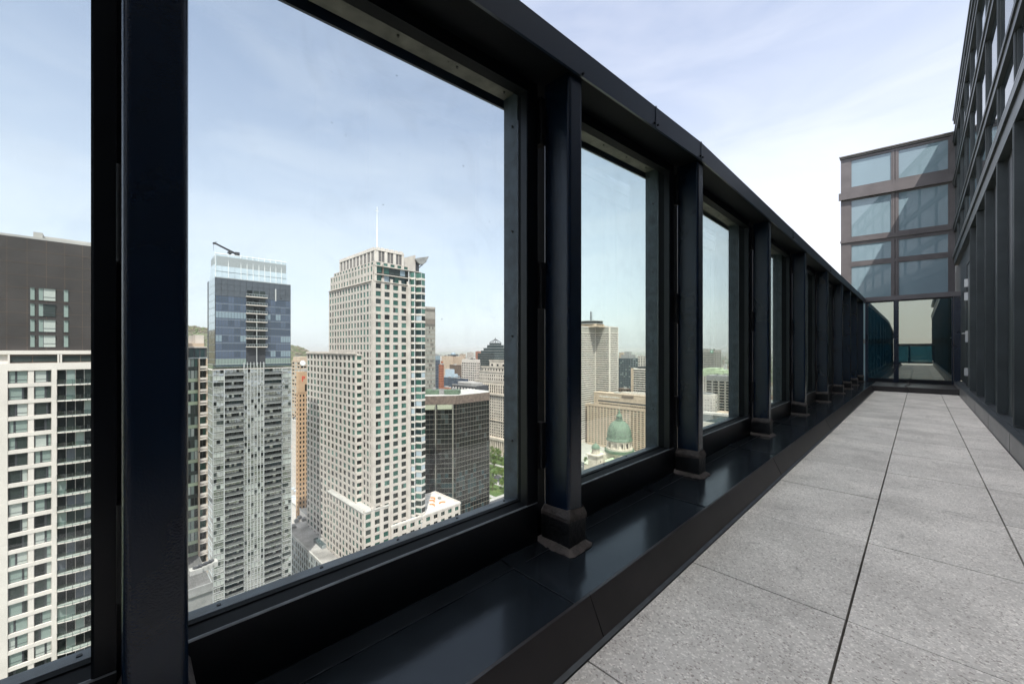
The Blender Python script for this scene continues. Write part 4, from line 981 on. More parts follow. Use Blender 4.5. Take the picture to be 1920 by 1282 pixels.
# ---- dark bronze glass tower with chamfer
def bronze():
    Z = 290; b = Bld('bronze_glass_tower', 'dark bronze glass office tower with a brown band and green copper roof house', 855, Z, W=20, ur=917)
    ht = b.h(743); D = b.D
    # chamfer face runs left parallel to the picture plane
    lw = world(784, Z - 4) - b.P; loc = Vector((-(lw.dot(b.e2)), lw.dot(b.e1)))
    C = Fc(loc, -loc, loc.length); E = b.E
    far = loc + Vector((-22, -4))
    poly = [(0, 0), (0, D), (-8, D + 8), (-34, D + 8), (far.x, far.y + 30), (far.x, far.y), (loc.x, loc.y)]
    b.wb.prism(poly, 0, ht, b.mi('darkmetal')); b.wb.prism([(x * .98 - .3, y * .98 + .3) for x, y in poly], ht, ht + .5, b.mi('roofl'))
    S7 = Fc(far, loc - far, (loc - far).length)
    hb = ht - 5.6
    for f in (E, C, S7): b.fbox(f, 0, f.L, hb, ht + .6, 0, .5, 'bronze')
    k = 0
    while k * 1.5 < D: b.fbox(E, k * 1.5, k * 1.5 + .08, hb, ht + .6, .5, .56, 'brown'); k += 1
    p = 3.6; z = hb; r = 0
    while z > 8:
        z -= p; r += 1
        for f, n in ((E, 12), (C, 10), (S7, 8)):
            w_ = f.L / n
            for c in range(n): b.win(f, c * w_ + .06, (c + 1) * w_ - .06, z + .2, z + p - .2, random.choice(['g_bronze'] * 14 + ['g_dark', 'g_mid'] + (['g_teal'] * 6 if r > 14 else [])), .05)
            b.fbox(f, 0, f.L, z + p - .10, z + p + .06, 0, .32, 'bframe')
    for f, n in ((E, 12), (C, 10), (S7, 8)):
        for c in range(n + 1): a = c * (f.L - .1) / n; b.fbox(f, a, a + .09, 4, hb, .05, .2, 'brown')
    for a0, a1 in ((C.L * .08, C.L * .44), (C.L * .50, C.L * .90)):
        m_ = MB(); q = [C.p(a0, .5), C.p(a1, .5), C.p(a1 - .5, 1.7), C.p(a0 + .5, 1.7)]
        m_.prism([(x.x, x.y) for x in q][::-1], hb - 3.6, hb - 3.3)
        q0, q1, q2, q3 = C.p(a0, .52), C.p(a1, .52), C.p(a1 - .3, 1.7), C.p(a0 + .3, 1.7)
        m_.add([(q0.x, q0.y, hb - .2), (q1.x, q1.y, hb - .2), (q2.x, q2.y, hb - 3.2), (q3.x, q3.y, hb - 3.2)], [(0, 1, 2, 3)]); b.part(m_, 'canopy', M['canopyc'])
        b.fbox(C, a1, a1 + .9, 4, hb, .1, .9, 'bframe')
    # copper house on the roof
    g0 = world(797, Z + 8) - b.P; g1 = world(861, Z + 8) - b.P
    l0 = Vector((-g0.dot(b.e2), g0.dot(b.e1))); l1 = Vector((-g1.dot(b.e2), g1.dot(b.e1))); f = Fc(l0, l1 - l0, (l1 - l0).length)
    z1 = b.h(731.5, Z + 8); m_ = MB(); b.fbox(f, 0, f.L, ht + .5, z1, -9, 0, 0, m_, 0)
    for k in range(20): a = k * f.L / 20; b.fbox(f, a, a + .15, ht + .5, z1, 0, .1, 0, m_, 0)
    for (a, w_) in ((.02, .36), (.6, .38)): b.fbox(f, f.L * a, f.L * (a + w_), ht + .6, z1 + .2, .1, .5, 0, m_, 0)
    b.part(m_, 'roof_house', M['copper'])
    m_ = MB(); b.fbox(f, f.L * .42, f.L * .56, ht + .5, z1 + 1.2, .2, .6, 0, m_, 0); b.fbox(f, f.L * .2, f.L * .3, z1, z1 + 1.6, -4, -1, 0, m_, 0); b.fbox(f, f.L * .78, f.L * .88, z1, z1 + 1.6, -4, -1, 0, m_, 0); b.part(m_, 'roof_vent', M['mech'])
    b.done(100)
bronze()

# ---- simple regular buildings
def simple(name, label, u, Z, ul, ur, v, wallm, glass, colsS, colsE, rowsN=None, W=20, D=20, wf=.6, hf=.55, roof='roof', p=3.6, pier=.3, span=.25, maxw=100, zmin=0, cap=None, capm=None, E_=True, S_=True, top=None, group=None, split=0):
    b = Bld(name, label, u, Z, ul=ul, ur=ur, W=W, D=D, group=group)
    h = b.h(v); b.box(-b.W, 0, 0, b.D, 0, h - .3, wallm); b.box(-b.W + .3, -.3, .3, b.D - .3, h - .3, h - .1, roof)
    z1 = h - (top or 0); n = rowsN or int((z1 - zmin) / p)
    if top: b.box(-b.W, .2, -.2, b.D, z1, h, capm or wallm)
    else: b.box(-b.W, .35, -.35, b.D, h - .3, h + .5, capm or wallm)
    if S_: b.grid(b.S, z1 - n * p, z1 - .3, n, 0, b.W, colsS, wallm, glass, wf=wf, hf=hf, pier=pier, span=span, split=split)
    if E_: b.grid(b.E, z1 - n * p, z1 - .3, n, 0, b.D, colsE, wallm, glass, wf=wf, hf=hf, pier=pier, span=span, split=split)
    if cap:
        for (fx0, fx1, fy0, fy1, hh, m) in cap: b.box(-b.W * fx1, -b.W * fx0, b.D * fy0, b.D * fy1, h - .1, h + hh, m)
    for k_ in range(5):
        x_ = -random.uniform(.15, .8) * b.W; y_ = random.uniform(.15, .8) * b.D; s_ = random.uniform(.6, 2.2); b.box(x_ - s_, x_ + s_, y_ - s_ * .7, y_ + s_ * .7, h - .1, h + random.uniform(1, 2.6), random.choice(['mech', 'roofl', 'darkmetal']))
    b.done(maxw); b.top = h
    return b
DG = [('g_dark', 5), ('g_mid', 2)]
# brick apartment tower with dish, orange tower with red mark
b = simple('brick_apartment_tower', 'tan brick tower with a round white dish on its top, between the two tall towers', 563, 330, 548, 581, 677, 'tan', [('g_dark', 2), ('g_blind', 2)], 3, 3, p=3.0, wf=.8, hf=.5, pier=.3, cap=[(0.0, .9, 0, .9, 3.5, 'tan')])
m = MB(); m.lathe((0, 0, 0), [(0, 0), (1.2, .15), (2.2, .6), (2.25, .75), (1.2, .35), (0, .2)], 20); o = m.build('satellite_dish', M['whitep'], label='round white dish on the roof of the tan brick tower', cat='dish')
q = world(568.5, 328); o.location = (q.x, q.y, zat(681, 328)); o.rotation_euler = (R(90), 0, R(50))
b = simple('orange_tower', 'slim orange stone tower with a small red mark, beside the stone tower', 560, 262, 556, 590, 697, 'orange', [('g_dark', 4), ('g_mid', 2)], 1, 5, p=3.1, wf=.5, hf=.55, pier=.35, cap=[(.2, .8, .2, .8, 1.5, 'roofl')], top=14)
m = MB(); a0 = b.aE(566)
for (x0, x1, z0, z1) in ((0, .45, 0, 3.6), (.45, 1.3, 3.1, 3.6), (.45, 1.3, 1.8, 2.3), (1.3, 1.7, 1.9, 3.5)): m.box(.22, .32, a0 + x0, a0 + x1, b.top - 6.6 + z0, b.top - 6.6 + z1)
m.build('red_mark', M['redp'], b.root)
m = MB(); m.box(.22, .3, b.aE(571.5), b.aE(575), b.top - 13, b.top - 8.5); m.build('window', M['g_bronze'], b.root)
# small blocks below between the towers
simple('white_midrise', 'white stone midrise with close ribs, low between the two tall towers', 555, 300, 548, 562, 789, 'white', DG, 4, 4, p=3.4, wf=.4, hf=.8)
simple('small_white_house', 'small white rooftop block above the white midrise', 553, 340, 549, 558, 746, 'white', DG, 2, 2, p=3.4)
def lowroof(name, label, u, Z, ul, W, D, v, wallm, roofm, extra=None, rail=True, **k):
    b = Bld(name, label, u, Z, ul=ul, W=W, D=D, **k); h = b.h(v)
    b.box(-b.W, 0, 0, b.D, 0, h, wallm); b.box(-b.W + .4, -.4, .4, b.D - .4, h, h + .15, roofm)
    if rail: b.box(-b.W, .3, -.3, .4, h, h + .9, 'roofl'); b.box(-.4, .3, .4, b.D, h, h + .9, 'roofl')
    b.top = h
    return b
b = lowroof('glass_podium', 'grey glass podium with a long skylight box, low between the two tall towers', 612, 194, 530, 40, 22, 1067, 'darkmetal', 'roof')
n = int(b.top / 4)
b.grid(b.S, b.top - n * 4, b.top, n, 0, b.W, 20, 'frameg', [('g_dark', 2), ('g_teal', 3), ('g_mirror', 1)], wf=.75, hf=.75, sill=.1, pier=.35, span=.25)
m_ = MB(); x0 = -b.aS(600, 5); m_.box(x0 - 12, x0, 6, 8.2, b.top + .15, b.top + 1.9, 0)
for k in range(13): m_.box(x0 - 12.05 + k, x0 - 11.95 + k, 5.95, 8.25, b.top + .2, b.top + 1.95, 1)
b.part(m_, 'skylight', [M['g_teal'], M['frameg']]); b.done(100); zp = ZG + b.top + .15
for k, (u, y) in enumerate(((551, 4), (556, 8), (562, 11), (570, 12))):
    q = b.wxy((-b.aS(u, y), y)); m = MB(); m.box(-1, 1, -1.2, 1.2, 0, 1.6); m.cyl((0, 0, 1.6), .7, .5, 'z', 10); o = m.build('rooftop_unit', M['mech'], label='grey roof unit %s on the glass podium' % ['nearest the mirrored tower', 'second from the mirrored tower', 'third from the mirrored tower', 'farthest from the mirrored tower'][k], cat='rooftop unit', group='units on the glass podium'); o.location = (q.x, q.y, zp)
b = lowroof('skylight_hall', 'white low hall with rows of small skylights behind the glass podium', 610, 232, 535, 50, 34, 993, 'white', 'roofl'); b.done()
for r in range(5):
    for c in range(5):
        xq = -b.aS(549 + c * 5, 4 + r * 5.5); m = MB(); m.hexa(-1.2, 1.2, -1.0, 1.0, 0, .5); m.add([(-1.1, -1, .5), (1.1, -1, .5), (1.1, 1, .5), (-1.1, 1, .5), (0, -1, 1.1), (0, 1, 1.1)], [(0, 1, 4), (1, 2, 5, 4), (2, 3, 5), (3, 0, 4, 5)])
        b.part(m, 'skylight', M['g_sky']); bpy.context.scene.collection.objects[-1].location = (xq, 4 + r * 5.5, b.top + .15)
b = lowroof('beige_hall', 'beige low building with a dark glazed band, behind the skylight hall', 610, 300, 530, 60, 40, 950, 'tan', 'tan')
b.grid(b.S, b.top - 9, b.top - 1, 1, 0, b.W, 16, 'tan', DG, wf=.8, hf=.7, pier=.3, span=.3); b.done()
b = lowroof('arched_hall', 'pale low building with a dark arched opening between the two tall towers', 600, 345, 540, 40, 30, 905, 'cream', 'cream')
m_ = MB(); f = b.S; n = 14; vs = []
for k in range(n + 1): a = math.pi * k / n; vs.append((-12 + 6 * math.cos(a), -.1, b.top - 9 + 5 * math.sin(a)))
m_.add(vs, [tuple(range(n + 1))]); b.part(m_, 'arch_window', M['g_dark']); b.done()
b = lowroof('orange_roof_hall', 'low building with a bright orange roof panel between the two tall towers', 575, 400, 535, 40, 40, 862, 'cream', 'cream')
b.box(-b.W, -4, 4, 24, b.top + .2, b.top + 2.2, 'orangep'); b.done()
b = lowroof('pale_hall', 'pale low building with stepped white roofs beyond the orange roof', 575, 480, 535, 40, 40, 835, 'white', 'roofl')
b.box(-b.W, -6, 14, 26, b.top, b.top + 5, 'tan'); b.done()
# ---- middle distance between the tall towers and the near frame
simple('slate_blue_tower', 'slim slate blue glass tower right of the grey brown office tower', 817, 560, 812, 825, 667, 'g_slate', [('g_navy', 3), ('g_navy2', 2)], 2, 5, p=4, wf=.85, hf=.7, pier=.15, top=6, capm='g_navy3')
simple('red_brick_tower', 'red brick tower with dark square windows beside the slate blue tower', 826, 540, 823, 832, 684, 'brick', DG, 1, 5, p=3.4, wf=.5, hf=.5, cap=[(.1, .9, .5, .9, 5, 'brick')])
for nm, lb, u, ul, ur, v in (('tan_twin_tower', 'left of two ribbed tan brick blocks on the skyline', 846, 829, 849, 668), ('tan_twin_tower', 'right of two ribbed tan brick blocks on the skyline', 866, 849, 869, 669)):
    b = simple(nm, lb, u, 900, ul, ur, v, 'tan', [('g_mid', 2), ('g_blind', 1)], 9, 2, p=4, wf=.3, hf=.6, pier=.8, maxw=60, group='ribbed tan blocks on the skyline')
b = Bld('observation_ring', 'dark round rooftop ring with a small blue dome between the tan blocks', 849, 940, W=10, D=10); h = b.h(667)
b.wb.cyl((-5, 5, 0), 7, h, 'z', 16, b.mi('brown')); b.wb.cyl((-5, 5, h), 12.5, 2.6, 'z', 24, b.mi('darkmetal')); m_ = MB(); m_.lathe((-5, 5, h + 2.6), [(5.6, 0), (5.6, 2.2), (4.2, 4.2), (1.8, 5.2), (0, 5.5)], 16); b.part(m_, 'dome', M['g_navy3']); b.done()
simple('dark_brown_block', 'plain dark brown block in front of the tan twin blocks', 868, 760, 843, 872, 685, 'brown', DG, 1, 1, p=60, wf=.02, hf=.02, pier=0, span=0)
b = simple('pale_blue_block', 'pale blue stepped plant building with white upper boxes', 853, 620, 833, 862, 706, 'g_sky', DG, 2, 2, p=9, wf=.1, hf=.3, pier=0, span=0, cap=[(.35, .95, .1, .7, 11, 'g_sky'), (.05, .3, .1, .7, 4, 'g_sky')])
b = simple('navy_low_block', 'long low navy glass block under the pale blue building', 872, 560, 832, 878, 711, 'g_navy', [('g_navy', 2), ('g_navy2', 1)], 10, 2, p=3.6, wf=.8, hf=.6, pier=.1, span=.1)
b = simple('white_grid_block', 'cream office block with a deep square window grid', 893, 700, 866, 900, 674, 'cream', [('g_dark', 3), ('g_bronze2', 1)], 8, 3, p=4.2, wf=.72, hf=.6, pier=.7, span=.5, top=5)
b = Bld('round_roof_hall', 'low building with a flat curved sandy roof above white arches', 893, 480, W=26, D=20); h = b.h(724)
b.W = hit(b.P, b.e2, 848); b.box(-b.W, 0, 0, 20, 0, h, 'darkmetal'); b.wb.prism([(-b.W * .5 + b.W * .47 * math.cos(a * .3), 10 + 9 * math.sin(a * .3)) for a in range(21)], h, h + 3, b.mi('roof')); f = Fc((-b.W, 0), (1, 0), b.W)
for k in range(8): b.fbox(f, (k + .2) * b.W / 8, (k + .5) * b.W / 8, h - 8, h - 3, 0, .2, 'white')
b.fbox(f, 0, b.W, h - 1, h, 0, .5, 'mech'); b.done()
# pyramid topped tower
b = Bld('pyramid_top_tower', 'dark glass tower stepping up to an open pyramid frame on the skyline', 917, 900, W=40, D=40); cx, cy = 0, 20; h0 = b.h(662)
sc9 = 900 / F
hs_ = [(47, 1290, 662), (39, 662, 657), (32, 657, 652), (22.5, 652, 646.5), (16, 646.5, 642.5)]
mm_ = b.mi('g_dark')
for k, (wd, v0, v1) in enumerate(hs_):
    hw = wd * sc9 / 2; z0 = 0 if k == 0 else b.h(v0); z1 = b.h(v1); b.box(cx - hw, cx + hw, cy - hw, cy + hw, z0, z1, 'g_teal')
    nb = 1
    if k == 0:
        z = z1
        while z > 20: b.box(cx - hw - .4, cx + hw + .4, cy - hw - .4, cy + hw + .4, z - .8, z, 'mech'); z -= 5
    else: b.box(cx - hw - .4, cx + hw + .4, cy - hw - .4, cy + hw + .4, z1 - .9, z1, 'mech')
hw = 16 * sc9 / 2; zt0 = b.h(642.5); tip = (cx, cy, b.h(635)); m_ = MB()
for sx_, sy_ in ((1, 1), (1, -1), (-1, 1), (-1, -1)): m_.bar((cx + sx_ * hw, cy + sy_ * hw, zt0), tip, .8)
for sx_, sy_ in ((1, 0), (-1, 0), (0, 1), (0, -1)): m_.bar((cx + sx_ * hw, cy + sy_ * hw, zt0), tip, .5)
m_.bar((tip[0], tip[1], tip[2] - 2), (tip[0], tip[1], tip[2] + 3), .6); b.part(m_, 'pyramid_frame', M['darkmetal'])
for c in range(16):
    hw = 47 * sc9 / 2; b.box(cx - hw + c * hw / 8, cx - hw + c * hw / 8 + .6, cy - hw - .6, cy - hw, 20, h0, 'g_dark')
b.done()
# granite temple-like office (white tiers)
b = Bld('granite_colonnade_building', 'stepped pale granite building with rows of columns at the frame edge', 1000, 520, ul=892, D=60); W = b.W
def HS(v, u): return b.h(v, b.depth((-b.aS(u), 0)))
tiers = [(0, W, 0, HS(712, 900)), (2, -b.aS(899, 3) * -1, 3, HS(695, 905)), (4, b.aS(903, 6), 6, HS(687, 910)), (6, b.aS(918, 10), 10, HS(675, 925))]
tiers[1] = (2, b.aS(898, 3), 3, tiers[1][3])
for k, (x1, x0, y0, h) in enumerate(tiers):
    b.box(-x0, -x1, y0, 60 - y0, 0, h, 'gran'); b.box(-x0 - .7, -x1 + .7, y0 - .8, 60, h - 1.4, h, 'gran'); b.box(-x0 - .3, -x1 + .3, y0 - .4, 60, h - 2.4, h - 1.41, 'gran')
h0, h1, h2, h3 = [t[3] for t in tiers]
f = Fc((-W, 0), (1, 0), W); hc0 = HS(734, 900)
nc = 26; cw = W / nc
for k in range(nc + 1): q = f.p(min(W - .9, max(.9, k * cw)), .35); b.wb.cyl((q.x, q.y, hc0), .95, h0 - 2.6 - hc0, 'z', 10, b.mi('gran'))
for k in range(nc):
    for r in range(3): b.win(f, k * cw + 1.1, (k + 1) * cw - 1.1, hc0 + .6 + r * 4, hc0 + 3.7 + r * 4, 'g_dark', .02)
b.fbox(f, 0, W, hc0 - 2.5, hc0, 0, 1.9, 'gran')
f2 = Fc((-tiers[1][1], 3), (1, 0), tiers[1][1]); f3 = Fc((-tiers[2][1], 6), (1, 0), tiers[2][1])
for f_, za, n, rws in ((f2, h0 + 1, 24, 2), (f3, h1 + .6, 18, 1), (Fc((-tiers[3][1], 10), (1, 0), tiers[3][1]), h2 + .8, 8, 1)):
    for k in range(n):
        for r in range(rws): b.win(f_, (k + .3) * f_.L / n, (k + .62) * f_.L / n, za + r * 5, za + r * 5 + 2.9, 'g_dark', .03)
p = 4.0; z = hc0 - 3; r = 0
while z > 24:
    z -= p
    for k in range(nc): b.win(f, k * cw + cw * .3, k * cw + cw * .68, z + .8, z + 3.2, 'g_dark', .02)
    r += 1
    if r in (9,): b.fbox(f, 0, W, z - .2, z + .5, 0, 1.0, 'gran')
for k in range(nc + 1): q = f.p(min(W - 1, max(1, k * cw)), 1.4); b.wb.cyl((q.x, q.y, 2), 1.1, 18, 'z', 10, b.mi('gran'))
b.fbox(f, 0, W, 20, 23.5, 0, 2.8, 'gran'); b.box(-W - 2, 2, -3.2, 0, 0, 2, 'gran')
b.done(100)
# ---- cruciform white tower
def cruciform():
    b = Bld('cruciform_tower', 'white striped cross shaped tower with a dark penthouse ring and mast', 1143, 640, W=30, D=20)
    s = 640 / F; ht = b.h(612.5)
    armW = hit(b.P, b.e2, 1116); ur = b.aE(1158.5)
    # front arm: near corner at 1143; inner corner at 1116; side arm E face 1090..1113
    b.D = ur; x1 = -armW; t = hit(b.wxy((x1, 0)), -b.e1, 1078)
    d = t; arms = [((x1, 0), (0, 0), (0, ur)), ]
    poly = [(0, 0), (0, ur), (-armW, ur), (-armW, ur + 14), (-armW - 24, ur + 14), (-armW - 24, -d), (x1, -d), (x1, 0)]
    b.wb.prism(poly, 0, ht - .6, b.mi('white'))
    fs = [Fc((x1, -d), (0, 1), d), Fc((x1, 0), (1, 0), armW), Fc((0, 0), (0, 1), ur), Fc((x1 - 24, -d), (1, 0), 24)]
    hl = ht - 9.5; p = 3.55
    for f in fs:
        n = max(2, int(f.L / 6)); b.fbox(f, 0, f.L, ht - 1, ht + .6, 0, .8, 'white'); b.fbox(f, .8, f.L - .8, hl + .5, ht - 1, 0, .25, 'louvre2')
        z = hl
        while z > 10:
            z -= p
            for k in range(n): b.win(f, 1.0 + k * (f.L - 2) / n + .05, 1.0 + (k + 1) * (f.L - 2) / n - .05, z + .25, z + 2.0, random.choice(['g_dark', 'g_dark', 'g_bronze', 'g_mid']), .06)
        for a in (0, f.L - 1.3): b.fbox(f, a, a + 1.3, 8, ht - 1, 0, .9, 'white')
        k = 1
        while k * 1.5 < f.L: b.fbox(f, k * 1.5, k * 1.5 + .12, 8, ht - 1, .1, .3, 'white'); k += 1
    q = world(1108, 660) - b.P; cx, cy = -q.dot(b.e2), q.dot(b.e1)
    sz = 660 / F
    m_ = MB(); m_.box(cx - 17, cx + 17, cy - 14, cy + 14, ht - .5, b.h(608.5, 660)); m_.box(cx - 22, cx + 24, cy - 17, cy + 16, ht - .5, ht + 1.8); b.part(m_, 'penthouse', M['tan'])
    m_ = MB(); m_.cyl((cx, cy, b.h(608.5, 660)), 20.5, 1.0, 'z', 28, 1); m_.cyl((cx, cy, b.h(607.5, 660)), 19.5, 3.6, 'z', 28, 0); m_.cyl((cx, cy, b.h(603.4, 660)), 20.5, .9, 'z', 28, 1); m_.box(cx - 12, cx + 10, cy - 9, cy + 9, b.h(602.5, 660), b.h(601.5, 660), 1); b.part(m_, 'restaurant_ring', [M['g_dark'], M['mech']])
    m_ = MB(); z0 = b.h(601.6, 660); z1 = b.h(584, 660)
    for ox, oy in ((-.8, -.8), (.8, -.8), (.8, .8), (-.8, .8)): m_.bar((cx + ox, cy + oy, z0), (cx + ox * .6, cy + oy * .6, z1), .28, 4)
    for k in range(7): zz = z0 + k * (z1 - z0) / 7; m_.box(cx - .9, cx + .9, cy - .9, cy + .9, zz, zz + .6)
    m_.bar((cx + 3, cy, z0), (cx + 3, cy, z1 - 1), .18, 4); b.part(m_, 'mast', M['darkmetal'])
    b.done(100)
cruciform()
b = simple('teal_tower', 'dark teal residential tower with a stepped grey top', 1182, 760, 1160, 1196, 672, 'g_slate', [('g_teal', 4), ('g_mid', 2), ('g_pale', 1)], 7, 3, p=3.3, wf=.7, hf=.6, pier=.5, span=.25, cap=[(.15, .85, .1, .9, 7, 'mech'), (.35, .7, .3, .7, 13, 'mech')])
b = simple('far_cream_block', 'small cream block on the skyline behind the teal tower', 1215, 1200, 1196, 1220, 668, 'cream', DG, 4, 2, p=5)
b = simple('striped_office_tower', 'brown and white striped office tower with a plain cream edge', 1225, 600, 1184, 1240, 693, 'white', [('g_dark', 3), ('g_bronze', 3)], 5, 3, p=3.5, wf=.97, hf=.58, pier=0.05, span=.4, cap=[(.2, .8, .2, .8, 4, 'darkmetal')])
m_ = MB(); m_.box(-b.W - .6, -b.W + 3.5, -.7, 3, 0, b.top + 1.2); b.part(m_, 'end_wall', M['tan'])
simple('brown_midrise', 'low brown block behind the hotel roof', 1190, 640, 1158, 1200, 731, 'brown', DG, 6, 2, p=4)
# ---- hotel with sign
b = Bld('hotel', 'long tan hotel slab with a rooftop sign block behind the green dome', 1240, 545, ul=1101, D=22); W = b.W; aS = b.aS
def HS2(v, u, y=0): return b.h(v, b.depth((-aS(u, y), y)))
hm = HS2(757, 1110); b.box(-W, 0, 0, 22, 0, hm - .2, 'tan'); b.box(-W + .5, -.5, .5, 21.5, hm - .2, hm, 'roof'); b.box(-W - .3, .3, -.5, 0, hm - 2.6, hm + .6, 'tan')
wl2 = aS(1094, 6); b.box(-wl2, -W, 6, 20, 0, hm - 1.5, 'tan')
f = Fc((-W, 0), (1, 0), W); p = 3.05; n = int((hm - 6) / p); ncol = int(W / 5.6)
cw = (W - 4) / ncol
for r in range(n):
    z = hm - 3 - (r + 1) * p
    for c in range(ncol):
        x = 2 + c * cw
        for k in range(2): b.win(f, x + .8 + k * (cw - 2.2) / 2, x + .7 + (k + 1) * (cw - 2.2) / 2, z + .8, z + 2.15, random.choice(['g_dark', 'g_dark', 'g_dark', 'g_mid', 'g_green']), .02)
for c in range(ncol + 1): x = 2 + c * cw; b.fbox(f, x - .8, x + .1, 4, hm - 2.7, 0, .12, 'tan')
f0 = Fc((-wl2, 6), (1, 0), wl2 - W)
for r in range(n): b.win(f0, .8, f0.L - .6, hm - 4.5 - (r + 1) * p, hm - 3 - (r + 1) * p, 'g_dark', .03)
yu = 3.0; wu = aS(1113.5, yu); hu = HS2(735, 1120, yu); hw_ = b.h(735, b.depth((-wu, yu)))
b.box(-wu, 0, yu, 20, hm, hw_, 'tan'); b.box(-wu - .3, .3, yu - .4, 20, hw_ - .2, hw_ + .5, 'tan')
fu = Fc((-wu, yu), (1, 0), wu); s1 = aS(1122, yu)
b.fbox(fu, wu - s1, wu, HS2(752, 1124, yu), HS2(749.5, 1124, yu), .1, .5, 'darkmetal')
b.fbox(fu, wu - s1, wu, hm + .1, HS2(752, 1124, yu) - .2, .0, 1.6, 'tan')
for k in range(30): b.win(fu, wu - s1 + 2 + k * 2.6, wu - s1 + 4.1 + k * 2.6, hm + 1.4, hm + 2.8, 'g_dark', 1.62)
for k in range(16):
    for z in (hw_ - 3.2, hw_ - 8.6): b.fbox(fu, 7 + k * 3.6, 7.7 + k * 3.6, z, z + .5, .05, .12, 'darkmetal')
for r in range(3): b.fbox(fu, 3, 4.2, hw_ - 9 - r * 3, hw_ - 7.8 - r * 3, .05, .12, 'darkmetal')
b.box(-aS(1165, 8), -2, 8, 16, hw_, hw_ + 3.5, 'cream'); b.box(-aS(1150, 8), -aS(1163, 8), 9, 15, hw_ + .5, hw_ + 2.2, 'roofl')
m_ = MB(); b.fbox(fu, wu - aS(1166, yu), wu - aS(1188, yu), hw_ - 4.2, hw_ - 1.6, .3, .8, 'bronze', m_, 0); b.part(m_, 'roof_vent', M['bronze'])
b.done(100)
def sign(text, f, a, z, size, m, parent, name='sign_lettering', d=.18, width=None):
    cu = bpy.data.curves.new(name, 'FONT'); cu.body = text; cu.size = size; cu.extrude = .08; cu.offset = size * .012
    t = bpy.data.objects.new(name + '_tmp', cu); col.objects.link(t); dg = bpy.context.evaluated_depsgraph_get(); me = bpy.data.meshes.new_from_object(t.evaluated_get(dg)); bpy.data.objects.remove(t)
    me.materials.clear(); me.materials.append(m); o = bpy.data.objects.new(name, me); col.objects.link(o); o.parent = parent
    wd = max(v.co.x for v in me.vertices) - min(v.co.x for v in me.vertices); q = f.p(a, d); o.location = (q.x, q.y, z); o.rotation_euler = (R(90), 0, f.rz)
    if width: o.scale = (width / wd, 1, 1)
    return o
s0, s1_ = wu - aS(1123.5, yu), wu - aS(1161, yu)
sign('THE QUEEN ELIZABETH', fu, s0, hw_ - 6.2, 2.5, M['whitep'], b.root, width=s1_ - s0)
# ---- cathedral
q = world(1161, 470); ca = empty('domed_cathedral', (q.x, q.y, ZG), PHI, label='stone cathedral with a large green copper dome and lantern', cat='cathedral')
s = 470 / F; H = lambda v: zat(v, 470) - ZG
rd = 22.5 * s
m = MB(); n = 36; m.lathe((0, 0, 0), [(rd * 1.06, H(824)), (rd * 1.08, H(822.5)), (rd * 1.0, H(821.5)), (rd * 1.0, H(818)), (rd * .985, H(813)), (rd * .93, H(806)), (rd * .82, H(799.5)), (rd * .66, H(794)), (rd * .46, H(790.2)), (rd * .27, H(788.5))], 48)
for k in range(24):
    a = 2 * math.pi * k / 24; pr = [(rd * 1.0, H(818)), (rd * .985, H(813)), (rd * .93, H(806)), (rd * .82, H(799.5)), (rd * .66, H(794)), (rd * .46, H(790.2)), (rd * .27, H(788.5))]
    for (r0, z0), (r1, z1) in zip(pr, pr[1:]): m.bar((r0 * math.cos(a), r0 * math.sin(a), z0), (r1 * math.cos(a), r1 * math.sin(a), z1), .17, 4)
dome = m.build('dome', M['copper'], ca)
for (rr, zz, nn) in ((.99, 814, 16), (.91, 806.5, 16), (.76, 799, 12)):
    for k in range(nn):
        a = 2 * math.pi * (k + .5) / nn; m = MB(); m.box(-.35, .35, -.45, .45, -.4, .6); child(m.mesh('dormer', M['darkmetal']), 'dormer', dome, (rd * rr * math.cos(a) * 1.01, rd * rr * math.sin(a) * 1.01, H(zz)), a)
m = MB(); m.cyl((0, 0, H(789)), rd * .30, H(785.5) - H(789), 'z', 20); m.cyl((0, 0, H(785.5)), rd * .19, H(780.5) - H(785.5), 'z', 16)
for k in range(10): a = 2 * math.pi * k / 10; m.cyl((rd * .225 * math.cos(a), rd * .225 * math.sin(a), H(785.5)), .22, H(780.5) - H(785.5), 'z', 6)
m.lathe((0, 0, 0), [(rd * .27, H(780.5)), (rd * .25, H(779.5)), (rd * .18, H(777)), (rd * .10, H(774.5)), (rd * .085, H(772)), (rd * .06, H(769.5)), (.15, H(768)), (0, H(766))], 16); m.build('lantern', M['copper'], ca)
m = MB(); m.cyl((0, 0, H(766.5)), .7, .6, 'z', 8); m.bar((0, 0, H(767)), (0, 0, H(762.5)), .22, 4); m.bar((-1, 0, H(764)), (1, 0, H(764)), .22, 4); m.build('cross', M['gran'], ca)
m = MB(); m.cyl((0, 0, H(845)), rd * .86, H(824) - H(845), 'z', 32, 0); m.cyl((0, 0, H(826)), rd * 1.02, H(824) - H(826), 'z', 36, 0); m.cyl((0, 0, H(841)), rd * 1.08, H(837.5) - H(841), 'z', 36, 0); m.cyl((0, 0, H(846)), rd * 1.2, H(841) - H(846), 'z', 36, 1)
for k in range(24):
    a = 2 * math.pi * (k + (.22 if k % 2 else -.22)) / 24; m.cyl((rd * .96 * math.cos(a), rd * .96 * math.sin(a), H(837.5)), .62, H(826) - H(837.5), 'z', 8, 0)
dr_ = m.build('drum', [M['gran'], M['copper']], ca)
for k in range(12):
    a = 2 * math.pi * (k + .5) / 12; m = MB(); m.box(-.15, .15, -.9, .9, 0, H(828.5) - H(836)); child(m.mesh('window', M['g_dark']), 'window', dr_, (rd * .87 * math.cos(a), rd * .87 * math.sin(a), H(836)), a)
hb_ = H(846); m = MB()
m.box(-14, 14, -14, 14, 0, hb_ - .5, 0)
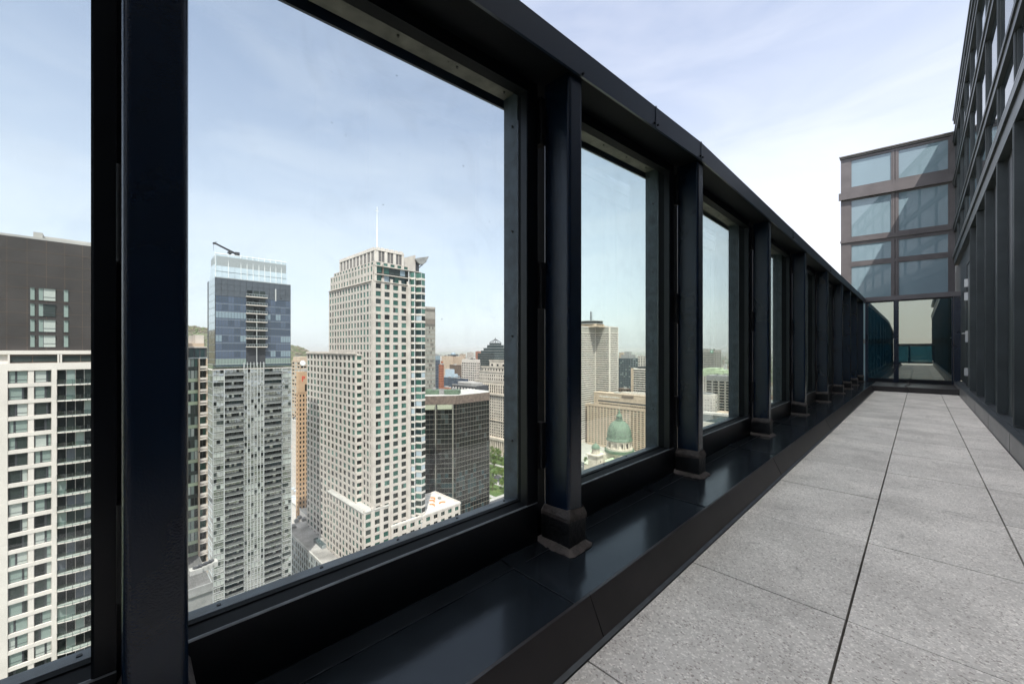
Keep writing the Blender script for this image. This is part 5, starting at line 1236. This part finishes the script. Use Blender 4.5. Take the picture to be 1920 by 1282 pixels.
def gable(m, x0, x1, y0, y1, h0, h1, ax):
    m.box(x0, x1, y0, y1, 0, h0, 0)
    if ax == 'x': v = [(x0, y0 - .6, h0), (x1, y0 - .6, h0), (x1, y1 + .6, h0), (x0, y1 + .6, h0), (x0, (y0 + y1) / 2, h1), (x1, (y0 + y1) / 2, h1)]; fc = [(0, 1, 5, 4), (2, 3, 4, 5)]; g = [(0, 4, 3), (1, 2, 5)]
    else: v = [(x0 - .6, y0, h0), (x0 - .6, y1, h0), (x1 + .6, y1, h0), (x1 + .6, y0, h0), ((x0 + x1) / 2, y0, h1), ((x0 + x1) / 2, y1, h1)]; fc = [(0, 4, 5, 1), (3, 2, 5, 4)]; g = [(0, 3, 4), (1, 5, 2)]
    m.add(v, fc, 1); m.add(v, g, 0)
gable(m, -38, 60, -9, 9, hb_ - 9, hb_ - 4, 'x'); gable(m, -9, 9, -34, 34, hb_ - 9.05, hb_ - 3.9, 'y')
gable(m, -36, 58, -20, -9.1, hb_ - 17, hb_ - 14, 'x'); gable(m, -36, 58, 9.1, 20, hb_ - 17, hb_ - 14, 'x')
m.build('nave', [M['gran'], M['copperl']], ca)
def cupola(u, v0, v1, Z, name, k):
    P0 = world(u, Z); d = P0 - q; lx, ly = d.dot(E2) * -1, d.dot(E1); s = Z / F; r = 7.6 * s * k; t = MB(); Hh = lambda v: zat(v, Z) - ZG
    vm = v0 + (v1 - v0) * .5
    t.box(lx - r * 1.35, lx + r * 1.35, ly - r * 1.35, ly + r * 1.35, 0, Hh(v1 + 2), 0); t.box(lx - r * 1.7, lx + r * 1.7, ly - r * 1.7, ly + r * 1.7, Hh(v1 + 2), Hh(v1), 0)
    t.cyl((lx, ly, Hh(v1)), r * .8, Hh(v1 - 10 * k) - Hh(v1), 'z', 16, 0)
    for j in range(8): a = 2 * math.pi * j / 8; t.cyl((lx + r * .92 * math.cos(a), ly + r * .92 * math.sin(a), Hh(v1)), .35, Hh(v1 - 10 * k) - Hh(v1), 'z', 6, 0)
    zc_ = Hh(v1 - 10 * k); t.cyl((lx, ly, zc_), r * 1.08, .5, 'z', 20, 1)
    t.lathe((lx, ly, zc_ + .5), [(r, 0), (r * .97, r * .3), (r * .8, r * .62), (r * .5, r * .88), (r * .16, r * 1.0), (r * .13, r * 1.3), (0, r * 1.7)], 20, 1)
    for j in range(4): t.box(lx - r * 1.36, lx + r * 1.36, ly - .6, ly + .6, Hh(v1 + 12) - 2, Hh(v1 + 12), 2)
    t.build(name, [M['gran'], M['copper'], M['g_dark']], ca)
cupola(1117, 822, 850, 440, 'side_turret', 1.0); cupola(1225, 822, 850, 446, 'side_turret', 1.0)
# ---- group seen through the third pane
b = simple('brown_crown_tower', 'brown gridded tower with a round green emblem, seen through the third pane', 1340, 900, 1300, 1352, 656, 'louvre2', [('g_dark', 3), ('g_bronze', 2)], 16, 4, p=4.0, wf=.55, hf=.6, pier=.4, span=.3, cap=[(.4, .7, .3, .8, 3, 'mech')], top=5)
m_ = MB(); x0 = -b.aS(1342, 0) if False else -1.5; m_.cyl((-6, -.9, b.top - 3.5), 3.4, .5, 'y', 20, 0); m_.cyl((-6, -1.0, b.top - 3.5), 1.8, .1, 'y', 16, 1); b.part(m_, 'emblem', [M['emb'], M['whitep']]) if 'emb' in M else None
simple('copper_roof_block', 'cream block under a pale green copper roof, seen through the third pane', 1380, 700, 1300, 1400, 700, 'cream', DG, 16, 3, p=4.0, wf=.5, hf=.5, pier=.4, top=7, capm='copperl', cap=[(.3, .95, .1, .9, 4, 'copperl'), (.5, .8, .2, .8, 7, 'copperl')])
simple('dark_pier_block', 'dark banded block with cream vertical piers in front of the copper roof', 1385, 560, 1324, 1395, 706, 'louvre2', [('g_dark', 1), ('g_bronze', 1)], 5, 2, p=4.0, wf=.78, hf=.62, pier=.9, span=.2, top=7, capm='mech', S_=True)
simple('small_beige_block', 'small beige block with rows of square windows, in front of the dark pier block', 1336, 470, 1290, 1345, 741, 'cream', [('g_mid', 2), ('g_pale', 1)], 9, 2, p=3.2, wf=.45, hf=.45, pier=.2, top=4, capm='cream', cap=[(.1, .9, .2, .8, 1.5, 'mech')])
b = lowroof('sandy_roof_block', 'low sandy roofed block under the small beige block', 1385, 430, 1335, 40, 30, 780, 'tan', 'tan'); b.done()
b = lowroof('striped_skylight_hall', 'wide low hall with long striped skylights below the beige block', 1400, 360, 1290, 60, 44, 800, 'white', 'roofl', rail=False); 
b.box(-b.W, 1, 44, 50, b.top, b.top + 3, 'white')
for k in range(16): m_ = MB(); m_.box(-b.W + 1, -1, 2 + k * 2.6, 3.4 + k * 2.6, b.top + .16, b.top + 1.0); b.part(m_, 'skylight', M['g_teal'])
b.done()
simple('mid_slab', 'narrow beige slab seen through the gap beside the third post', 1275, 520, 1258, 1290, 745, 'orange', DG, 3, 2, p=3.6)
# ================================================================== GROUND, HILL, FAR CITY
def ground_mat():
    m = bpy.data.materials.new('city_ground'); m.use_nodes = True; t = m.node_tree; p = t.nodes['Principled BSDF']; p.inputs['Roughness'].default_value = 0.95
    co = N(t, 'ShaderNodeTexCoord')
    v = N(t, 'ShaderNodeTexVoronoi'); v.inputs['Scale'].default_value = .03; v.distance = 'CHEBYCHEV'; t.links.new(co.outputs['Object'], v.inputs['Vector'])
    r = N(t, 'ShaderNodeValToRGB'); e = r.color_ramp.elements; e[0].color = (.10, .12, .05, 1); e[1].color = (.34, .31, .28, 1)
    for ps, c in ((.3, (.12, .13, .06, 1)), (.38, (.22, .19, .17, 1)), (.6, (.28, .22, .18, 1)), (.8, (.2, .2, .2, 1))): x = e.new(ps); x.color = c
    sp = N(t, 'ShaderNodeSeparateColor'); t.links.new(v.outputs['Color'], sp.inputs[0]); t.links.new(sp.outputs[0], r.inputs[0])
    n = N(t, 'ShaderNodeTexNoise'); n.inputs['Scale'].default_value = .0016; n.inputs['Detail'].default_value = 8; t.links.new(co.outputs['Object'], n.inputs['Vector'])
    mr = N(t, 'ShaderNodeMapRange'); mr.inputs['From Min'].default_value = .45; mr.inputs['From Max'].default_value = .6; t.links.new(n.outputs['Fac'], mr.inputs['Value'])
    mi = N(t, 'ShaderNodeMix', data_type='RGBA'); mi.inputs[7].default_value = (.08, .11, .05, 1); t.links.new(r.outputs[0], mi.inputs[6]); t.links.new(mr.outputs[0], mi.inputs[0])
    t.links.new(mi.outputs[2], p.inputs['Base Color']); return m
M['ground'] = ground_mat()
cm('asphalt', (0.085, 0.085, 0.09), rough=0.9, var=0.2, scale=0.1); cm('pavement', (0.36, 0.34, 0.31), rough=0.9, var=0.12, scale=0.2)
cm('grass', (0.06, 0.11, 0.025), rough=0.95, c2=(0.10, 0.14, 0.04), scale=0.08, var=.2); cm('water', (0.10, 0.14, 0.17), rough=0.3)
G = 34000
mb = MB(); mb.add([(-G, -4000, ZG), (4000, -4000, ZG), (4000, G, ZG), (-G, G, ZG)], [(0, 1, 2, 3)]); mb.build('ground', M['ground'], kind='structure')
# streets in the city grid (a kerb step raises the pavements)
def quad(name, c0, c1, half, z, m):
    a, b_ = Vector(c0), Vector(c1); d = (b_ - a).normalized(); n = Vector((-d.y, d.x)) * half; mm = MB()
    mm.add([(a.x - n.x, a.y - n.y, z), (b_.x - n.x, b_.y - n.y, z), (b_.x + n.x, b_.y + n.y, z), (a.x + n.x, a.y + n.y, z)], [(0, 1, 2, 3)]); return mm.build(name, m, kind='structure')
pc = world(932, 480); 
mb = MB(); o_ = pc - E1 * 60
def rectw(cx, a0, a1, b0, b1, z0, z1, m, name, kind='structure'):
    mm = MB(); ps = [cx + E1 * a0 - E2 * b0, cx + E1 * a0 - E2 * b1, cx + E1 * a1 - E2 * b1, cx + E1 * a1 - E2 * b0]
    mm.prism([(p_.x, p_.y) for p_ in ps], z0, z1) if z1 > z0 else mm.add([(p_.x, p_.y, z0) for p_ in ps], [(0, 1, 2, 3)]); return mm.build(name, m, kind=kind)
rectw(pc, -400, 700, -320, 260, ZG + .02, ZG + .15, M['pavement'], 'pavement')
for a0 in (-150, -22, 96):
    rectw(pc, a0, a0 + 16, -320, 260, ZG + .15, ZG + .156, M['asphalt'], 'road')
    for k in range(50): pass
for b0 in (-150, 60, 175): rectw(pc, -400, 700, b0, b0 + 15, ZG + .15, ZG + .161, M['asphalt'], 'road')
rectw(pc, -2, 92, -130, 55, ZG + .16, ZG + .25, M['grass'], 'park_lawn'); rectw(pc, -130, -30, -130, 55, ZG + .16, ZG + .25, M['grass'], 'park_lawn')
for a_ in (20, 55, -60): rectw(pc, a_, a_ + 5, -130, 55, ZG + .25, ZG + .26, M['pavement'], 'park_path')
mm = MB()
for a0 in (-150, -22, 96):
    for k in range(60): 
        x = -320 + k * 9.5; ps = [pc + E1 * (a0 + 7.9) - E2 * x, pc + E1 * (a0 + 7.9) - E2 * (x + 4), pc + E1 * (a0 + 8.2) - E2 * (x + 4), pc + E1 * (a0 + 8.2) - E2 * x]; mm.add([(p_.x, p_.y, ZG + .175) for p_ in ps], [(0, 1, 2, 3)])
mm.build('road_markings', M['whitep'], kind='structure')
# hill
def hill():
    mm = MB(); nu, nz = 150, 40; vs = []
    from mathutils import noise
    for j in range(nz):
        Z = 1500 + j * 60
        for i in range(nu):
            u = -300 + i * 7.4; q = world(u, Z); t = (j / (nz - 1))
            ridge = (40 * (1 / (1 + math.exp((u - 470) / 40))) * 1.0 + max(0, -2 + 5 / (1 + math.exp((u - 590) / 12))) )
            top = (CH - ZG) * 1.0 + ridge / F * 2700
            pr = math.sin(min(1, t * 2.0) * math.pi / 2) ** 1.3 if t < .5 else 1 - (t - .5) * .4
            k = 1 / (1 + math.exp((u - 600) / 14))
            h = top * pr * k + noise.fractal(Vector((q.x * .012, q.y * .012, 0)), 1, 2, 4) * 9 * pr * k
            vs.append((q.x, q.y, ZG - 3 + h))
    mm.add(vs, [(j * nu + i, j * nu + i + 1, (j + 1) * nu + i + 1, (j + 1) * nu + i) for j in range(nz - 1) for i in range(nu - 1)], 0, True)
    mm.build('wooded_hill', mat('hill_woods', (0.12, 0.10, 0.055), rough=1, scale=.02, c2=(0.10, 0.13, 0.045), var=.3), kind='structure')
    # canopy clumps as one mass
    tm = MB(); random.seed(5)
    for k in range(5200):
        u = random.uniform(340, 620) if k % 3 else random.uniform(-250, 340); j = random.uniform(4, 24); jj = int(j); i = (u + 300) / 7.4; ii = int(i); p0 = Vector(vs[jj * nu + ii]); p1 = Vector(vs[(jj + 1) * nu + ii + 1]); c = p0.lerp(p1, random.random())
        if c.z < ZG + 8: continue
        r = random.uniform(4, 8); h = random.uniform(7, 13); a0 = random.random() * 3; vv = []
        for zz, rr in ((0, .5), (.45, 1), (.85, .6)):
            for q in range(5): a = a0 + q * 1.2566; r2 = r * rr * random.uniform(.75, 1.2); vv.append((c.x + r2 * math.cos(a), c.y + r2 * math.sin(a), c.z - 1 + h * zz))
        vv.append((c.x, c.y, c.z + h)); fs = [(q, (q + 1) % 5, 5 + (q + 1) % 5, 5 + q) for q in range(5)] + [(5 + q, 5 + (q + 1) % 5, 10 + (q + 1) % 5, 10 + q) for q in range(5)] + [(10 + q, 10 + (q + 1) % 5, 15) for q in range(5)]
        tm.add(vv, fs, random.choice([0, 0, 1, 2]))
    tm.build('hill_forest', [mat('leaf_a', (0.13, 0.11, 0.06), rough=1), mat('leaf_b', (0.11, 0.14, 0.045), rough=1), mat('leaf_c', (0.16, 0.12, 0.08), rough=1)], kind='stuff')
hill()
# far districts: more roofs than anyone could count
random.seed(12)
fm = MB(); fmats = [mat('far_%d' % i, c, rough=.9) for i, c in enumerate([(.42, .38, .33), (.30, .20, .15), (.22, .21, .2), (.52, .5, .47), (.34, .30, .25), (.07, .10, .04), (.09, .12, .05), (.11, .12, .06)])]
for k in range(15000):
    Z = 900 * math.exp(random.random() * 2.55); u = random.uniform(-100, 2000) if k % 4 == 0 else random.choice([random.uniform(540, 640), random.uniform(785, 960), random.uniform(785, 960), random.uniform(1080, 1420)])
    q = world(u, Z)
    if u < 625 and Z < 4300: continue
    tree = random.random() < .42; mi = random.choice([5, 6, 7]) if tree else random.randrange(5)
    if tree: a = random.uniform(8, 26); b_ = random.uniform(8, 20); h = random.uniform(6, 12)
    else:
        a, b_ = random.uniform(8, 26), random.uniform(8, 30); h = random.uniform(5, 13)
        if random.random() < .06: h = random.uniform(18, 50 if Z < 3000 else 36); a = b_ = random.uniform(14, 24)
    an = PHI + random.choice([0, 0, .25, -.3]); ca_, sa_ = math.cos(an), math.sin(an)
    ps = [(-a / 2, -b_ / 2), (a / 2, -b_ / 2), (a / 2, b_ / 2), (-a / 2, b_ / 2)]; k_ = .6 if tree else 1
    vs = [(q.x + x * ca_ - y * sa_, q.y + x * sa_ + y * ca_, ZG) for x, y in ps] + [(q.x + (x * ca_ - y * sa_) * k_, q.y + (x * sa_ + y * ca_) * k_, ZG + h) for x, y in ps]
    fm.add(vs, [(4, 5, 6, 7), (0, 1, 5, 4), (1, 2, 6, 5), (2, 3, 7, 6), (3, 0, 4, 7)], mi)
fm.build('distant_district', fmats, kind='stuff')
# generic near blocks filling streets between the main ones
random.seed(31)
spots = [(905, 760, 706), (880, 620, 728), (842, 470, 728), (935, 1000, 662), (1100, 900, 664), (1205, 840, 700), (1330, 1100, 668), (1345, 1300, 664), (600, 900, 672), (560, 760, 668), (618, 1200, 664), (575, 560, 700), (870, 1100, 664), (885, 1300, 661), (900, 1500, 659), (857, 1250, 665), (826, 1000, 668), (1190, 1000, 673), (1168, 1400, 661)]
cols_ = ['tan', 'cream', 'brick', 'louvre2', 'white', 'brown']; adj = {'tan': 'tan brick', 'cream': 'cream stone', 'brick': 'red brick', 'louvre2': 'grey beige', 'white': 'white', 'brown': 'dark brown'}
near = {905: 'left of the granite building', 880: 'below the cream grid block', 842: 'under the navy low block', 935: 'behind the pyramid tower', 1100: 'behind the cross shaped tower', 1205: 'right of the striped tower', 1330: 'left of the emblem tower', 1345: 'behind the emblem tower', 600: 'behind the stone tower wing', 560: 'at the foot of the wooded hill', 618: 'behind the stone tower', 575: 'behind the orange tower', 870: 'on the skyline above the dark brown block', 885: 'on the skyline left of the pyramid tower', 900: 'farthest on the skyline left of the pyramid tower', 857: 'on the skyline behind the blue dome', 826: 'on the skyline above the red brick tower', 1190: 'right behind the teal tower', 1168: 'on the skyline between cross shaped and teal towers'}
for k, (u, Z, v) in enumerate(spots):
    m = cols_[k % 6]; w_ = random.uniform(9, 13) * (600 / Z) ** .4
    simple('distant_block', 'small distant %s block %s' % (adj[m], near[u]), u, Z, u - w_, u + w_ * .35, v, m, [('g_dark', 2), ('g_mid', 1)], 5, 2, p=4.2, wf=.55, hf=.5, pier=.3, span=.2, maxw=12, group='distant blocks among the towers')
# ---- park trees
def tree_meshes(seed):
    random.seed(seed); c = MB(); clumps = []
    for k in range(24):
        a = random.random() * 6.28; r = random.uniform(.5, 3.6); z = random.uniform(4.4, 10.5); r *= math.sqrt(max(.12, 1 - ((z - 7) / 4.6) ** 2)); clumps.append((r * math.cos(a), r * math.sin(a), z, random.uniform(.9, 1.7)))
    for x, y, z, r in clumps:
        mi = random.choice([0, 0, 1, 2])
        for q in range(46):
            d = Vector((random.gauss(0, 1), random.gauss(0, 1), random.gauss(0, 1))).normalized() * r * random.uniform(.55, 1.05); p = Vector((x, y, z)) + d
            t = Vector((random.gauss(0, 1), random.gauss(0, 1), random.gauss(0, 1))).normalized(); s_ = t.cross(d).normalized() if t.cross(d).length > 0 else Vector((1, 0, 0)); t = s_.cross(d).normalized(); l = random.uniform(.22, .42)
            c.add([p - s_ * l, p - t * l * .7, p + s_ * l, p + t * l * .7], [(0, 1, 2, 3)], mi)
    t = MB(); t.cyl((0, 0, 0), .30, 4.5, 'z', 8, 0, .2)
    for x, y, z, r in clumps[:9]: t.bar((0, 0, 3.6), (x, y, z), .08, 5)
    return c.mesh('crown', [M['lf1'], M['lf2'], M['lf3']]), t.mesh('trunk', M['brown'])
cm('lf1', (0.11, 0.17, 0.035), rough=.8); cm('lf2', (0.16, 0.21, 0.05), rough=.8); cm('lf3', (0.07, 0.12, 0.025), rough=.8)
TM = [tree_meshes(s) for s in (1, 2, 3)]
random.seed(77)
spt = []
for k in range(34):
    for _ in range(60):
        u = random.uniform(914, 956); v = random.choice([random.uniform(832, 868), random.uniform(893, 925), random.uniform(868, 893)]); 
        Z = (CH - ZG) * F / (v - V0)
        if 872 < v < 890 and random.random() < .8: continue
        q = world(u, Z)
        if all((q - w_).length > 8 for w_ in spt): spt.append(q); break
extra = [world(1110, 520), world(1125, 505), world(1098, 515), world(556, 470), world(560, 450), world(1350, 520)]
for k, q in enumerate(spt + extra):
    cme, tme = TM[k % 3]
    r = empty('park_tree', (q.x, q.y, ZG + .2), random.random() * 6, label='leafy spring green tree in the park right of the bronze glass tower' if k < len(spt) else 'leafy green street tree between the distant buildings', cat='tree', group='trees in the park' if k < len(spt) else 'street trees between the buildings'); sc_ = random.uniform(.85, 1.35); r.scale = (sc_,) * 3
    child(cme, 'crown', r); child(tme, 'trunk', r)
# parked cars on the park street
cm('glassc', (0.02, 0.025, 0.03), rough=.1)
def car_mesh(m):
    c = MB(); pr = [(-2.2, .35), (-2.2, .85), (-1.5, .98), (-.95, 1.42), (.75, 1.42), (1.35, .98), (2.1, .85), (2.2, .4)]; n = len(pr)
    vs = [(x, -.85 if z < 1.2 else -.68, z) for x, z in pr] + [(x, .85 if z < 1.2 else .68, z) for x, z in pr]; c.add(vs, [tuple(range(n)), tuple(range(n, 2 * n))[::-1]] + [(i, n + i, n + (i + 1) % n, (i + 1) % n) for i in range(n)]); return c.mesh('body', m)
bodies = [car_mesh(M[x]) for x in ('whitep', 'darkmetal', 'mech', 'redp')]; cn = ['white', 'black', 'grey', 'red']
wm = MB(); wm.cyl((0, -.1, 0), .34, .2, 'y', 12); wm = wm.mesh('wheel', M['black'])
gm = MB(); gm.box(-.9, .7, -.70, .70, 1.0, 1.36); gm = gm.mesh('windows', M['glassc'])
for k in range(9):
    q = pc + E1 * (-22 + (2.6 if k % 2 else 13.4)) - E2 * (-30 + k * 8.5)
    r = empty('parked_car', (q.x, q.y, ZG + .17), PHI, label='%s car on the street beside the park, %s' % (cn[k % 4], ['first from the bronze tower', 'second from the bronze tower', 'third from the bronze tower', 'fourth along', 'fifth along', 'sixth along', 'seventh along', 'eighth along', 'last along'][k]), cat='car', group='cars on the park street')
    child(bodies[k % 4], 'body', r); child(gm, 'side_windows', r)
    for x, y in ((-1.4, -.8), (1.4, -.8), (-1.4, .8), (1.4, .8)): child(wm, 'wheel', r, (x, y, .34))
# ---- haze
HZ = True
if HZ:
    hm_ = bpy.data.materials.new('haze_air'); hm_.use_nodes = True; t = hm_.node_tree; t.nodes.clear(); o = N(t, 'ShaderNodeOutputMaterial'); v = N(t, 'ShaderNodeVolumePrincipled')
    v.inputs['Color'].default_value = (.97, .93, .88, 1); v.inputs['Density'].default_value = 0.00007; v.inputs['Anisotropy'].default_value = 0.1; t.links.new(v.outputs[0], o.inputs['Volume'])
    mb = MB(); mb.box(-G - 50, 4050, -4050, G + 50, ZG - 4, 82); mb.build('haze', hm_, kind='stuff')
